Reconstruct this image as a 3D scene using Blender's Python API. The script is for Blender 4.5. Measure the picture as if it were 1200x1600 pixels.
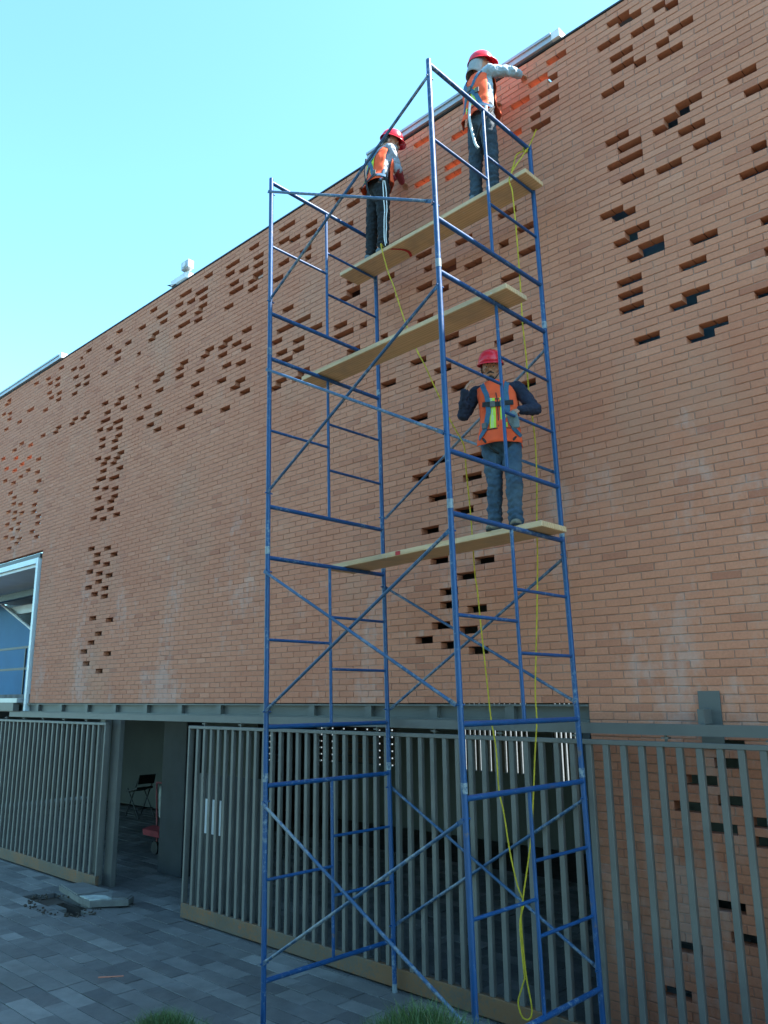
import bpy, bmesh, math, random
import numpy as np
from mathutils import Vector, Matrix, noise as mnoise
from mathutils.bvhtree import BVHTree

# ------------------------------------------------------------------ scene, camera, light
for o in list(bpy.data.objects):
    bpy.data.objects.remove(o, do_unlink=True)
scene = bpy.context.scene
COL = scene.collection
rng = random.Random(7)
nrng = np.random.RandomState(11)

CAM = Vector((5.645, -6.338, 2.535))
YAW, PITCH, ROLL = 0.75796, 0.22595, -0.00999
fw = Vector((-math.sin(YAW) * math.cos(PITCH), math.cos(YAW) * math.cos(PITCH), math.sin(PITCH)))
rt0 = Vector((math.cos(YAW), math.sin(YAW), 0)); up0 = rt0.cross(fw)
rt = rt0 * math.cos(ROLL) + up0 * math.sin(ROLL)
up = -rt0 * math.sin(ROLL) + up0 * math.cos(ROLL)
cam_data = bpy.data.cameras.new('camera'); cam = bpy.data.objects.new('camera', cam_data); COL.objects.link(cam)
m = Matrix((rt, up, -fw)).transposed().to_4x4(); m.translation = CAM
cam.matrix_world = m
cam_data.sensor_fit = 'VERTICAL'; cam_data.sensor_height = 24.0
cam_data.lens = 1238.6 / 1600 * 24.0
cam_data.clip_start = 0.05; cam_data.clip_end = 6000
scene.camera = cam
scene.render.resolution_x, scene.render.resolution_y = 768, 1024

SUN = Vector((0.55, 0.43, 0.90)).normalized()          # towards the sun: behind the facade
sun_el = math.asin(SUN.z); sun_rot = math.atan2(SUN.x, SUN.y)
world = bpy.data.worlds.new('World'); scene.world = world; world.use_nodes = True
wn, wl = world.node_tree.nodes, world.node_tree.links
wn.clear()
sky = wn.new('ShaderNodeTexSky'); sky.sky_type = 'NISHITA'; sky.sun_disc = False
sky.sun_elevation = sun_el; sky.sun_rotation = sun_rot
sky.altitude = 2200; sky.air_density = 1.15; sky.dust_density = 2.6; sky.ozone_density = 1.0
bg = wn.new('ShaderNodeBackground'); bg.inputs[1].default_value = 0.15
wo = wn.new('ShaderNodeOutputWorld')
tint = wn.new('ShaderNodeMix'); tint.data_type = 'RGBA'; tint.blend_type = 'MULTIPLY'; tint.inputs[0].default_value = 1.0
tint.inputs[7].default_value = (0.74, 1.10, 1.03, 1)
wl.new(sky.outputs[0], tint.inputs[6]); wl.new(tint.outputs[2], bg.inputs[0]); wl.new(bg.outputs[0], wo.inputs[0])
sl = bpy.data.lights.new('sun', 'SUN'); sl.energy = 5.0; sl.angle = math.radians(0.53); sl.color = (1.0, 0.95, 0.87)
so = bpy.data.objects.new('sun', sl); COL.objects.link(so)
so.rotation_euler = SUN.to_track_quat('Z', 'Y').to_euler(); so.location = (0, 0, 30)
scene.view_settings.view_transform = 'Standard'; scene.view_settings.look = 'None'
scene.view_settings.gamma = 1.0; scene.view_settings.exposure = 2.0
scene.view_settings.use_curve_mapping = False
scene.render.engine = 'CYCLES'
scene.cycles.max_bounces = 6; scene.cycles.diffuse_bounces = 3; scene.cycles.glossy_bounces = 2; scene.cycles.transmission_bounces = 2

# ------------------------------------------------------------------ helpers
def tag(o, label=None, cat=None, group=None, kind=None):
    if label: o['label'] = label
    if cat: o['category'] = cat
    if group: o['group'] = group
    if kind: o['kind'] = kind
    return o

WLOC = {}
def adopt(o, parent):
    if parent is not None:
        o.parent = parent; o.matrix_parent_inverse = Matrix.Translation(-WLOC.get(parent.name, Vector((0, 0, 0))))

def empty(name, loc=(0, 0, 0), parent=None):
    o = bpy.data.objects.new(name, None); COL.objects.link(o); o.location = loc
    o.empty_display_size = 0.2; WLOC[o.name] = Vector(loc); adopt(o, parent)
    return o

def link(name, me, parent=None, mat=None, loc=None):
    o = bpy.data.objects.new(name, me); COL.objects.link(o)
    if mat is not None and not me.materials: me.materials.append(mat)
    if loc is not None: o.location = loc; WLOC[o.name] = Vector(loc)
    adopt(o, parent)
    return o

class MB:
    """collects shapes in world coordinates; build() links them as one mesh object"""
    def __init__(s): s.v = []; s.f = []; s.sm = []
    def add(s, vs, fs, smooth=False):
        n = len(s.v); s.v += [tuple(v) for v in vs]
        s.f += [tuple(i + n for i in f) for f in fs]; s.sm += [smooth] * len(fs); return s
    def box(s, x0, x1, y0, y1, z0, z1):
        return s.add([(x0, y0, z0), (x1, y0, z0), (x1, y1, z0), (x0, y1, z0), (x0, y0, z1), (x1, y0, z1), (x1, y1, z1), (x0, y1, z1)],
                     [(0, 3, 2, 1), (4, 5, 6, 7), (0, 1, 5, 4), (1, 2, 6, 5), (2, 3, 7, 6), (3, 0, 4, 7)])
    def obox(s, c, ax, ay, az):
        c = Vector(c); ax, ay, az = Vector(ax), Vector(ay), Vector(az)
        vs = [c + ax * i + ay * j + az * k for k in (-1, 1) for i, j in ((-1, -1), (1, -1), (1, 1), (-1, 1))]
        return s.add(vs, [(0, 3, 2, 1), (4, 5, 6, 7), (0, 1, 5, 4), (1, 2, 6, 5), (2, 3, 7, 6), (3, 0, 4, 7)])
    def bbox(s, x0, x1, y0, y1, z0, z1, b=.006):
        """box with chamfered front (-y) edges and all round"""
        bm = bmesh.new(); bmesh.ops.create_cube(bm, size=1)
        for v in bm.verts:
            v.co = ((x0 + x1) / 2 + v.co.x * (x1 - x0), (y0 + y1) / 2 + v.co.y * (y1 - y0), (z0 + z1) / 2 + v.co.z * (z1 - z0))
        bmesh.ops.bevel(bm, geom=bm.edges[:], offset=b, segments=1, affect='EDGES')
        bm.verts.index_update()
        s.add([v.co[:] for v in bm.verts], [[v.index for v in f.verts] for f in bm.faces]); bm.free(); return s
    def cyl(s, p0, p1, r0, r1=None, n=12, caps=True):
        p0, p1 = Vector(p0), Vector(p1); r1 = r0 if r1 is None else r1
        d = (p1 - p0).normalized(); a = d.orthogonal().normalized(); b = d.cross(a)
        vs = []
        for p, r in ((p0, r0), (p1, r1)):
            for i in range(n):
                t = 2 * math.pi * i / n; vs.append(p + (a * math.cos(t) + b * math.sin(t)) * r)
        s.add(vs, [(i, (i + 1) % n, n + (i + 1) % n, n + i) for i in range(n)], True)
        if caps: s.add(vs, [tuple(reversed(range(n))), tuple(range(n, 2 * n))])
        return s
    def tube(s, pts, r, n=6, flat=None):
        pts = [Vector(p) for p in pts]; vs = []; a = None
        for i, p in enumerate(pts):
            d = (pts[min(i + 1, len(pts) - 1)] - pts[max(i - 1, 0)]).normalized()
            if a is None: a = d.orthogonal().normalized()
            a = (a - d * a.dot(d)).normalized(); b = d.cross(a)
            rr = r[i] if isinstance(r, (list, tuple)) else r
            for k in range(n):
                t = 2 * math.pi * k / n; vs.append(p + (a * math.cos(t) + b * math.sin(t)) * rr)
        fs = [(i * n + k, i * n + (k + 1) % n, (i + 1) * n + (k + 1) % n, (i + 1) * n + k) for i in range(len(pts) - 1) for k in range(n)]
        s.add(vs, fs, True); m_ = len(pts) - 1
        s.add(vs, [tuple(reversed(range(n))), tuple(range(m_ * n, m_ * n + n))]); return s
    def capsule(s, p0, p1, r0, r1, n=14, h=5):
        p0, p1 = Vector(p0), Vector(p1); d = (p1 - p0); L = d.length
        d = d.normalized() if L > 1e-6 else Vector((0, 0, 1)); a = d.orthogonal().normalized(); b = d.cross(a)
        rings = []
        for i in range(h + 1):
            t = -math.pi / 2 + math.pi / 2 * i / h; rings.append((p0 + d * math.sin(t) * r0, math.cos(t) * r0))
        for i in range(h + 1):
            t = math.pi / 2 * i / h; rings.append((p1 + d * math.sin(t) * r1, math.cos(t) * r1))
        vs = [];
        for c, r in rings:
            r = max(r, 1e-4)
            for k in range(n):
                t = 2 * math.pi * k / n; vs.append(c + (a * math.cos(t) + b * math.sin(t)) * r)
        fs = [(i * n + k, i * n + (k + 1) % n, (i + 1) * n + (k + 1) % n, (i + 1) * n + k) for i in range(len(rings) - 1) for k in range(n)]
        fs += [tuple(reversed(range(n))), tuple(range((len(rings) - 1) * n, len(rings) * n))]
        return s.add(vs, fs, True)
    def ell(s, c, ax, ay, az, n=20, h=14):
        c = Vector(c); ax, ay, az = Vector(ax), Vector(ay), Vector(az); vs = []
        for i in range(h + 1):
            t = -math.pi / 2 + math.pi * i / h; cr = max(math.cos(t), 1e-3)
            for k in range(n):
                p = 2 * math.pi * k / n; vs.append(c + ax * cr * math.cos(p) + ay * cr * math.sin(p) + az * math.sin(t))
        fs = [(i * n + k, i * n + (k + 1) % n, (i + 1) * n + (k + 1) % n, (i + 1) * n + k) for i in range(h) for k in range(n)]
        fs += [tuple(reversed(range(n))), tuple(range(h * n, h * n + n))]
        return s.add(vs, fs, True)
    def loft(s, rings, n=28, caps=(True, True), p=2.0):
        """rings: (centre, right, fwd, a, b)"""
        vs = []
        for c, R, Fv, a, b in rings:
            for k in range(n):
                t = 2 * math.pi * k / n; ct, st = math.cos(t), math.sin(t)
                e = 2.0 / p
                vs.append(Vector(c) + Vector(R) * (a * math.copysign(abs(ct) ** e, ct)) + Vector(Fv) * (b * math.copysign(abs(st) ** e, st)))
        fs = [(i * n + k, i * n + (k + 1) % n, (i + 1) * n + (k + 1) % n, (i + 1) * n + k) for i in range(len(rings) - 1) for k in range(n)]
        if caps[0]: fs.append(tuple(reversed(range(n))))
        if caps[1]: fs.append(tuple(range((len(rings) - 1) * n, len(rings) * n)))
        return s.add(vs, fs, True)
    def mesh(s, name):
        me = bpy.data.meshes.new(name); me.from_pydata(s.v, [], s.f)
        me.polygons.foreach_set('use_smooth', s.sm); me.update(); return me
    def build(s, name, mat, parent=None):
        return link(name, s.mesh(name), parent, mat)

# ------------------------------------------------------------------ materials
def new_mat(name):
    mt = bpy.data.materials.new(name); mt.use_nodes = True
    nt = mt.node_tree; b = nt.nodes['Principled BSDF']
    return mt, nt, b

def N(nt, t, **kw):
    n = nt.nodes.new(t)
    for k, v in kw.items(): setattr(n, k, v)
    return n

def math_n(nt, op, a, b=None, clamp=False):
    n = N(nt, 'ShaderNodeMath', operation=op); n.use_clamp = clamp
    for i, v in enumerate((a, b)):
        if v is None: continue
        if isinstance(v, (int, float)): n.inputs[i].default_value = v
        else: nt.links.new(v, n.inputs[i])
    return n.outputs[0]

def mixc(nt, fac, a, b, mode='MIX'):
    n = N(nt, 'ShaderNodeMix', data_type='RGBA', blend_type=mode)
    for sock, v in ((n.inputs[0], fac), (n.inputs[6], a), (n.inputs[7], b)):
        if isinstance(v, (int, float)): sock.default_value = v
        elif isinstance(v, tuple): sock.default_value = v + (1,) if len(v) == 3 else v
        else: nt.links.new(v, sock)
    return n.outputs[2]

def ramp(nt, fac, stops):
    n = N(nt, 'ShaderNodeValToRGB'); nt.links.new(fac, n.inputs[0]); e = n.color_ramp.elements
    while len(e) < len(stops): e.new(0.5)
    for el, (p, c) in zip(e, stops):
        el.position = p; el.color = (c if isinstance(c, tuple) else (c, c, c)) + (1,) if not (isinstance(c, tuple) and len(c) == 4) else c
    return n.outputs[0]

def noise_n(nt, scale, detail=4, rough=.55, vec=None, dist=0.0):
    n = N(nt, 'ShaderNodeTexNoise'); n.inputs['Scale'].default_value = scale; n.inputs['Detail'].default_value = detail
    n.inputs['Roughness'].default_value = rough; n.inputs['Distortion'].default_value = dist
    if vec is None:
        g = N(nt, 'ShaderNodeNewGeometry'); vec = g.outputs['Position']
    nt.links.new(vec, n.inputs['Vector']); return n.outputs[0]

def scaled(nt, sx, sy, sz):
    g = N(nt, 'ShaderNodeNewGeometry'); mp = N(nt, 'ShaderNodeMapping'); mp.inputs['Scale'].default_value = (sx, sy, sz)
    nt.links.new(g.outputs['Position'], mp.inputs['Vector']); return mp.outputs[0]

def bump(nt, b, h, strength=.3, dist=.01):
    n = N(nt, 'ShaderNodeBump'); n.inputs['Strength'].default_value = strength; n.inputs['Distance'].default_value = dist
    nt.links.new(h, n.inputs['Height']); nt.links.new(n.outputs[0], b.inputs['Normal'])

def simple(name, col, rough=.6, var=.25, scale=6, metal=0.0, bmp=.15, bscale=60, col2=None, spec=None, thr=None):
    mt, nt, b = new_mat(name)
    f = noise_n(nt, scale, 5)
    if col2 is None: col2 = tuple(c * (1 - var) for c in col)
    fac = ramp(nt, f, [(.35, 0.0), (.65, 1.0)]) if thr is None else ramp(nt, f, [(thr, 0.0), (thr + .08, 1.0)])
    nt.links.new(mixc(nt, fac, col, col2), b.inputs['Base Color'])
    b.inputs['Roughness'].default_value = rough; b.inputs['Metallic'].default_value = metal
    if spec is not None: b.inputs['Specular IOR Level'].default_value = spec
    if bmp: bump(nt, b, noise_n(nt, bscale, 3), bmp, .004)
    return mt

# brick bond of the facade
HB, X0, ZC, Z0 = 0.1163, -0.0344, 0.0677, 2.4385
def brick_material(name, mortar=False):
    mt, nt, b = new_mat(name)
    g = N(nt, 'ShaderNodeNewGeometry'); sp = N(nt, 'ShaderNodeSeparateXYZ'); nt.links.new(g.outputs['Position'], sp.inputs[0])
    row = math_n(nt, 'FLOOR', math_n(nt, 'DIVIDE', math_n(nt, 'SUBTRACT', sp.outputs[2], Z0), ZC))
    par = math_n(nt, 'FLOORED_MODULO', row, 2.0)
    u = math_n(nt, 'DIVIDE', math_n(nt, 'SUBTRACT', sp.outputs[0], X0), HB)
    idx = math_n(nt, 'FLOOR', math_n(nt, 'DIVIDE', math_n(nt, 'SUBTRACT', u, par), 2.0))
    cv = N(nt, 'ShaderNodeCombineXYZ'); nt.links.new(idx, cv.inputs[0]); nt.links.new(row, cv.inputs[1])
    wnz = N(nt, 'ShaderNodeTexWhiteNoise', noise_dimensions='2D'); nt.links.new(cv.outputs[0], wnz.inputs['Vector'])
    if mortar:
        base = ramp(nt, noise_n(nt, 9, 6), [(.3, (.34, .165, .115)), (.7, (.48, .265, .19))])
    else:
        base = ramp(nt, wnz.outputs[0], [(0.0, (.50, .178, .106)), (.05, (.595, .226, .133)), (.35, (.63, .244, .144)), (.65, (.65, .256, .152)), (.93, (.61, .232, .136)), (.985, (.69, .29, .18)), (1.0, (.53, .19, .115))])
        grain = noise_n(nt, 45, 5, .65)
        base = mixc(nt, .55, base, ramp(nt, grain, [(.25, (.66, .66, .66)), (.75, (1.10, 1.08, 1.06))]), 'MULTIPLY')
    # sooty and reddish patches that run over many bricks
    big = noise_n(nt, .55, 5, .6, dist=.6)
    base = mixc(nt, ramp(nt, big, [(.46, 0.0), (.72, .42)]), base, (.48, .150, .080))
    big2 = noise_n(nt, .8, 6, .62, scaled(nt, 1, 1, .7))
    base = mixc(nt, ramp(nt, big2, [(.52, 0.0), (.75, .45)]), base, (.47, .28, .195))
    # lime bloom: pale runs, mostly low on the wall
    ef = noise_n(nt, 1.15, 3, .5, scaled(nt, 1.0, 1, .55))
    ef2 = noise_n(nt, 9, 6, .7, scaled(nt, 1.0, 1, .45))
    low = N(nt, 'ShaderNodeMapRange'); nt.links.new(sp.outputs[2], low.inputs[0])
    low.inputs[1].default_value = 2.4; low.inputs[2].default_value = 6.2; low.inputs[3].default_value = .10; low.inputs[4].default_value = -.03
    e = math_n(nt, 'ADD', math_n(nt, 'ADD', math_n(nt, 'MULTIPLY', ef, .7), math_n(nt, 'MULTIPLY', ef2, .5)), low.outputs[0])
    e = math_n(nt, 'ADD', e, math_n(nt, 'MULTIPLY', wnz.outputs[0], .05))
    base = mixc(nt, ramp(nt, e, [(.73, 0.0), (.85, .34 if not mortar else .5)]), base, (.56, .44, .40))
    nt.links.new(base, b.inputs['Base Color'])
    b.inputs['Roughness'].default_value = .82; b.inputs['Specular IOR Level'].default_value = .3
    bump(nt, b, noise_n(nt, 70, 5, .6), .5 if mortar else .28, .006)
    return mt

def paver_material():
    mt, nt, b = new_mat('paver_stone')
    oi = N(nt, 'ShaderNodeObjectInfo'); g = N(nt, 'ShaderNodeNewGeometry')
    rnd = math_n(nt, 'FRACT', math_n(nt, 'ADD', oi.outputs['Random'], g.outputs['Random Per Island']))
    base = ramp(nt, rnd, [(0, (.085, .084, .088)), (.3, (.118, .116, .118)), (.6, (.15, .148, .148)), (.85, (.185, .182, .18)), (1, (.25, .245, .24))])
    base = mixc(nt, .6, base, ramp(nt, noise_n(nt, 5, 7, .65), [(.25, (.5, .5, .5)), (.75, (1.25, 1.22, 1.15))]), 'MULTIPLY')
    dirt = noise_n(nt, .9, 5, .6)
    base = mixc(nt, ramp(nt, dirt, [(.42, 0.0), (.7, .65)]), base, (.075, .072, .068))
    base = mixc(nt, ramp(nt, noise_n(nt, 1.7, 6, .65), [(.55, 0.0), (.75, .5)]), base, (.20, .195, .185))
    nt.links.new(base, b.inputs['Base Color'])
    rr = ramp(nt, noise_n(nt, 3, 4), [(.3, .45), (.7, .75)]); nt.links.new(rr, b.inputs['Roughness'])
    bump(nt, b, noise_n(nt, 55, 6, .6), .35, .006)
    return mt

def wood_material():
    mt, nt, b = new_mat('pine_wood')
    tc = N(nt, 'ShaderNodeTexCoord'); mp = N(nt, 'ShaderNodeMapping'); mp.inputs['Scale'].default_value = (.5, 7, 7)
    nt.links.new(tc.outputs['Object'], mp.inputs['Vector'])
    w = N(nt, 'ShaderNodeTexWave', wave_type='BANDS', bands_direction='Y'); w.inputs['Scale'].default_value = 1.3
    w.inputs['Distortion'].default_value = 9; w.inputs['Detail'].default_value = 3; w.inputs['Detail Scale'].default_value = 1.2
    nt.links.new(mp.outputs[0], w.inputs['Vector'])
    base = ramp(nt, w.outputs[0], [(.1, (.56, .345, .18)), (.6, (.64, .40, .215)), (.95, (.68, .44, .25))])
    vo = N(nt, 'ShaderNodeTexVoronoi'); mp2 = N(nt, 'ShaderNodeMapping'); mp2.inputs['Scale'].default_value = (1.6, 4.5, 4.5)
    nt.links.new(tc.outputs['Object'], mp2.inputs['Vector']); nt.links.new(mp2.outputs[0], vo.inputs['Vector']); vo.inputs['Scale'].default_value = 1.0
    base = mixc(nt, ramp(nt, vo.outputs['Distance'], [(.05, .8), (.12, 0.0)]), base, (.20, .11, .05))
    base = mixc(nt, ramp(nt, noise_n(nt, 3, 6), [(.47, 0.0), (.72, .6)]), base, (.36, .26, .18))
    base = mixc(nt, ramp(nt, noise_n(nt, 26, 4, .6), [(.68, 0.0), (.72, .7)]), base, (.50, .47, .43))
    nt.links.new(base, b.inputs['Base Color']); b.inputs['Roughness'].default_value = .7
    bump(nt, b, w.outputs[0], .05, .003)
    return mt

def worn_paint(name, col, worn, rust, thr=.66, rough=.42):
    mt, nt, b = new_mat(name)
    f1 = noise_n(nt, 3.0, 5, .6); f2 = noise_n(nt, 28, 6, .7); f3 = noise_n(nt, 1.1, 3)
    base = mixc(nt, ramp(nt, f1, [(.3, 0.0), (.7, 1.0)]), col, tuple(c * .72 for c in col))
    s_ = math_n(nt, 'ADD', math_n(nt, 'MULTIPLY', f2, .55), math_n(nt, 'MULTIPLY', f3, .5))
    base = mixc(nt, ramp(nt, s_, [(thr - .08, 0.0), (thr, .8)]), base, worn)
    f4 = noise_n(nt, 7, 6, .65)
    base = mixc(nt, ramp(nt, f4, [(.63, 0.0), (.72, .8)]), base, rust)
    nt.links.new(base, b.inputs['Base Color'])
    nt.links.new(ramp(nt, f2, [(.3, rough - .1), (.7, rough + .2)]), b.inputs['Roughness'])
    b.inputs['Specular IOR Level'].default_value = .45; b.inputs['Coat Weight'].default_value = .15; b.inputs['Coat Roughness'].default_value = .35
    bump(nt, b, f2, .12, .003)
    return mt

def glass_material():
    mt, nt, b = new_mat('dark_glass')
    b.inputs['Base Color'].default_value = (.02, .03, .035, 1); b.inputs['Roughness'].default_value = .08
    return mt

M = {}
M['brick'] = brick_material('clay_brick'); M['mortar'] = brick_material('lime_mortar', True)
M['paver'] = paver_material()
M['wood'] = wood_material()
M['scaffold'] = worn_paint('blue_scaffold_paint', (.004, .066, .205), (.20, .27, .32), (.15, .10, .07), .665)
M['brace'] = worn_paint('worn_blue_brace_paint', (.025, .085, .19), (.22, .25, .27), (.17, .12, .09), .60, .5)
M['sleeve'] = worn_paint('galvanised_sleeve', (.02, .08, .18), (.27, .31, .32), (.17, .16, .15), .55)
M['gate'] = simple('grey_gate_paint', (.148, .139, .126), .5, .18, 3, bmp=.06)
M['gate_rust'] = worn_paint('rust_stained_gate_paint', (.12, .092, .066), (.21, .095, .036), (.27, .085, .024), .575, .7)
M['steel'] = simple('grey_green_steel_paint', (.122, .120, .112), .5, .2, 2, bmp=.06)
M['darksteel'] = simple('dark_steel', (.035, .045, .055), .5, .3, 3, bmp=.05)
M['flash'] = simple('zinc_flashing', (.46, .48, .50), .42, .2, 2.5, metal=.35, bmp=.05)
M['coping'] = simple('dark_coping', (.03, .035, .04), .5, .3, 3)
M['white'] = simple('white_paint', (.78, .80, .80), .5, .12, 2, bmp=.04)
M['trim'] = simple('pale_blue_white_trim', (.62, .70, .74), .35, .1, 2, bmp=.03)
M['panel'] = simple('blue_panel', (.13, .30, .46), .6, .15, 1.5)
M['bluewall'] = simple('blue_plaster', (.035, .17, .34), .7, .15, 1.5)
M['greenwall'] = simple('grey_green_plaster', (.075, .09, .08), .8, .2, 1.2)
M['innerwall'] = simple('inner_brown_plaster', (.13, .095, .075), .85, .35, 1.0)
M['plaster'] = simple('grey_plaster', (.10, .105, .095), .85, .2, .8)
M['concrete'] = simple('concrete', (.17, .168, .16), .85, .45, 5, bmp=.4)
M['soil'] = simple('dark_soil', (.06, .045, .034), .95, .4, 6, bmp=.8, bscale=30)
M['asphalt'] = simple('asphalt', (.055, .055, .056), .9, .3, 4, bmp=.5)
M['black'] = simple('black_metal', (.012, .012, .014), .5, .2, 5)
M['glass'] = glass_material()
M['rope'] = simple('yellow_rope', (.62, .45, .02), .7, .3, 25, bmp=.6, bscale=160)
M['paper'] = simple('paper', (.80, .82, .86), .8, .05, 3, bmp=0)
M['redpaint'] = simple('red_spray_paint', (.55, .03, .03), .7, .3, 20)
M['orange_tape'] = simple('orange_tape', (.62, .22, .14), .7, .2, 20)
M['redmetal'] = simple('red_truck_paint', (.35, .05, .06), .5, .3, 8)
M['sack'] = simple('pale_sack', (.42, .45, .42), .8, .4, 9)
# ------------------------------------------------------------------ ground
GZ = -0.19
M['yard'] = simple('pale_concrete_yard', (.11, .107, .10), .9, .4, 2)
PX0, PX1, PY0, PY1 = -5.88, -5.02, -1.13, -0.74        # open pit in the paving
def sheet_with_hole(name, z, mat, x0, x1, y0, y1):
    mb = MB()
    xs = [x0, PX0, PX1, x1]; ys = [y0, PY0, PY1, y1]
    for i in range(3):
        for j in range(3):
            if i == 1 and j == 1: continue
            mb.add([(xs[i], ys[j], z), (xs[i + 1], ys[j], z), (xs[i + 1], ys[j + 1], z), (xs[i], ys[j + 1], z)], [(0, 1, 2, 3)])
    return tag(mb.build(name, mat), kind='structure')
sheet_with_hole('ground', GZ - .075, M['asphalt'], -2500, 2500, -2500, 2500)
pit = MB()
pz = GZ - .42
pit.add([(PX0, PY0, pz), (PX1, PY0, pz), (PX1, PY1, pz), (PX0, PY1, pz), (PX0, PY0, GZ - .07), (PX1, PY0, GZ - .07), (PX1, PY1, GZ - .07), (PX0, PY1, GZ - .07)],
        [(0, 1, 2, 3), (0, 4, 5, 1), (1, 5, 6, 2), (2, 6, 7, 3), (3, 7, 4, 0)])
tag(pit.build('pit', M['soil']), kind='structure')

# paving: stones 0.60 x 0.20 laid along the facade
pave = MB()
pave.add([(-16, -3.6, GZ - .066), (PX0, -3.6, GZ - .066), (PX0, 9, GZ - .066), (-16, 9, GZ - .066)], [(0, 1, 2, 3)])
pave.add([(PX1, -3.6, GZ - .066), (8, -3.6, GZ - .066), (8, 9, GZ - .066), (PX1, 9, GZ - .066)], [(0, 1, 2, 3)])
pave.add([(PX0, -3.6, GZ - .066), (PX1, -3.6, GZ - .066), (PX1, PY0, GZ - .066), (PX0, PY0, GZ - .066)], [(0, 1, 2, 3)])
pave.add([(PX0, PY1, GZ - .066), (PX1, PY1, GZ - .066), (PX1, 9, GZ - .066), (PX0, 9, GZ - .066)], [(0, 1, 2, 3)])
pavement = tag(pave.build('pavement', M['soil']), kind='structure')
def px_of(p):
    d = Vector(p) - CAM; z = d.dot(fw)
    if z < .1: return None
    return 600 + 1238.6 * d.dot(rt) / z, 800 - 1238.6 * d.dot(up) / z, z
def paver_mesh(L):
    mb = MB(); mb.bbox(-L / 2 + .004, L / 2 - .004, -.096, .096, -.06, 0, .002); me = mb.mesh('paver'); me.materials.append(M['paver']); return me
PM = {L: paver_mesh(L) for L in (.6, .4, .3)}
stones = []
row = 0
y = -3.5
while y < 4.6:
    r2 = random.Random(row * 17 + 3); x = -15.5 + r2.random() * .6
    while x < 4.5:
        L = r2.choice((.6, .6, .6, .4, .6, .3)); c = (x + L / 2, y + .1)
        inpit = PX0 - L / 2 + .08 < c[0] < PX1 + L / 2 - .08 and PY0 - .06 < c[1] < PY1 + .06
        if not inpit:
            stones.append((c[0], c[1], L, GZ + r2.uniform(-.004, .003), r2.uniform(-.004, .004)))
        x += L
    y += .2; row += 1
vis = []
for i, s_ in enumerate(stones):
    p = px_of((s_[0], s_[1], GZ))
    if p and -20 < p[0] < 1220 and p[1] < 1625 and s_[1] < .3: vis.append((p[2], i))
vis.sort(); near = set(i for _, i in vis[:300])
rest = MB()
for i, (x, y, L, z, rz) in enumerate(stones):
    if i in near:
        o = link('paver', PM[L], pavement, None, (x, y, z)); o.rotation_euler = (rz, rz * .7, 0)
    else:
        rest.box(x - L / 2 + .004, x + L / 2 - .004, y - .096, y + .096, z - .06, z)
tag(rest.build('paver_field', M['paver'], pavement), kind='stuff')

# raised grass bank beside the paving, the camera stands on it
def bank_z(x, y):
    base = -.235 + max(0.0, min(1.25, (x + 1.35) * .235))
    t = min(1, max(0, (-2.02 - y) / .5)); t = t * t * (3 - 2 * t)
    crest = base - .17 + .10 * mnoise.noise(Vector((x * .8, y * .8, 3)))
    crest += .20 * math.exp(-((x - 2.25) / .42) ** 2 - ((y + 2.45) / .35) ** 2) + .14 * math.exp(-((x + .45) / .33) ** 2 - ((y + 2.45) / .3) ** 2)
    far = min(1, max(0, (-3.0 - y) / 2.5))
    return (GZ - .12) * (1 - t) + t * (crest + .25 * far)
mb = MB(); nx, ny = 130, 70; vs = []
xs = [-6 + 22 * (i / nx) for i in range(nx + 1)]; ys = [-2.0 - 16 * (j / ny) ** 2.2 for j in range(ny + 1)]
for y in ys:
    for x in xs: vs.append((x, y, bank_z(x, y)))
mb.add(vs, [(j * (nx + 1) + i + 1, j * (nx + 1) + i, (j + 1) * (nx + 1) + i, (j + 1) * (nx + 1) + i + 1) for j in range(ny) for i in range(nx)], True)
M['bank'] = simple('bank_soil', (.10, .085, .06), .95, .4, 8, bmp=.6, bscale=40, col2=(.05, .075, .03))
tag(mb.build('grass_bank', M['bank']), kind='structure')
M['grass'], nt_, b_ = new_mat('grass_blade')
g_ = N(nt_, 'ShaderNodeNewGeometry')
nt_.links.new(ramp(nt_, g_.outputs['Random Per Island'], [(0, (.035, .075, .018)), (.5, (.06, .12, .03)), (.85, (.09, .15, .04)), (1, (.17, .16, .07))]), b_.inputs['Base Color'])
b_.inputs['Roughness'].default_value = .6
gr = MB(); r3 = random.Random(5)
def blade(x, y, h):
    z = bank_z(x, y) - .01; a = r3.uniform(0, 6.28); w = r3.uniform(.0025, .0045); lean = r3.uniform(.1, .55) * h; la = r3.uniform(0, 6.28)
    dx, dy = math.cos(a) * w, math.sin(a) * w; lx, ly = math.cos(la) * lean, math.sin(la) * lean
    gr.add([(x - dx, y - dy, z), (x + dx, y + dy, z), (x + dx * .7 + lx * .35, y + dy * .7 + ly * .35, z + h * .6), (x - dx * .7 + lx * .35, y - dy * .7 + ly * .35, z + h * .6), (x + lx, y + ly, z + h * .95)],
           [(0, 1, 2, 3), (3, 2, 4)])
for cx, cy, sx, sy, n, h in ((2.25, -2.5, .45, .25, 9000, .19), (-.45, -2.5, .33, .22, 6000, .21), (3.3, -2.7, .6, .4, 5000, .14), (.9, -2.7, 1.3, .4, 2500, .07)):
    for _ in range(n):
        x, y = r3.gauss(cx, sx), r3.gauss(cy, sy)
        if y < -2.08: blade(x, y, h * r3.uniform(.4, 1.25))
tag(gr.build('grass', M['grass']), 'short green grass growing on the raised bank', 'grass', kind='stuff')
stn = MB()
for i in range(14):
    x, y = r3.gauss(-.38, .12), r3.gauss(-2.62, .06); r = r3.uniform(.012, .028)
    stn.ell((x, y, bank_z(x, y) + r * .3), (r, 0, 0), (0, r * .8, 0), (0, 0, r * .6), 7, 5)
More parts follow.
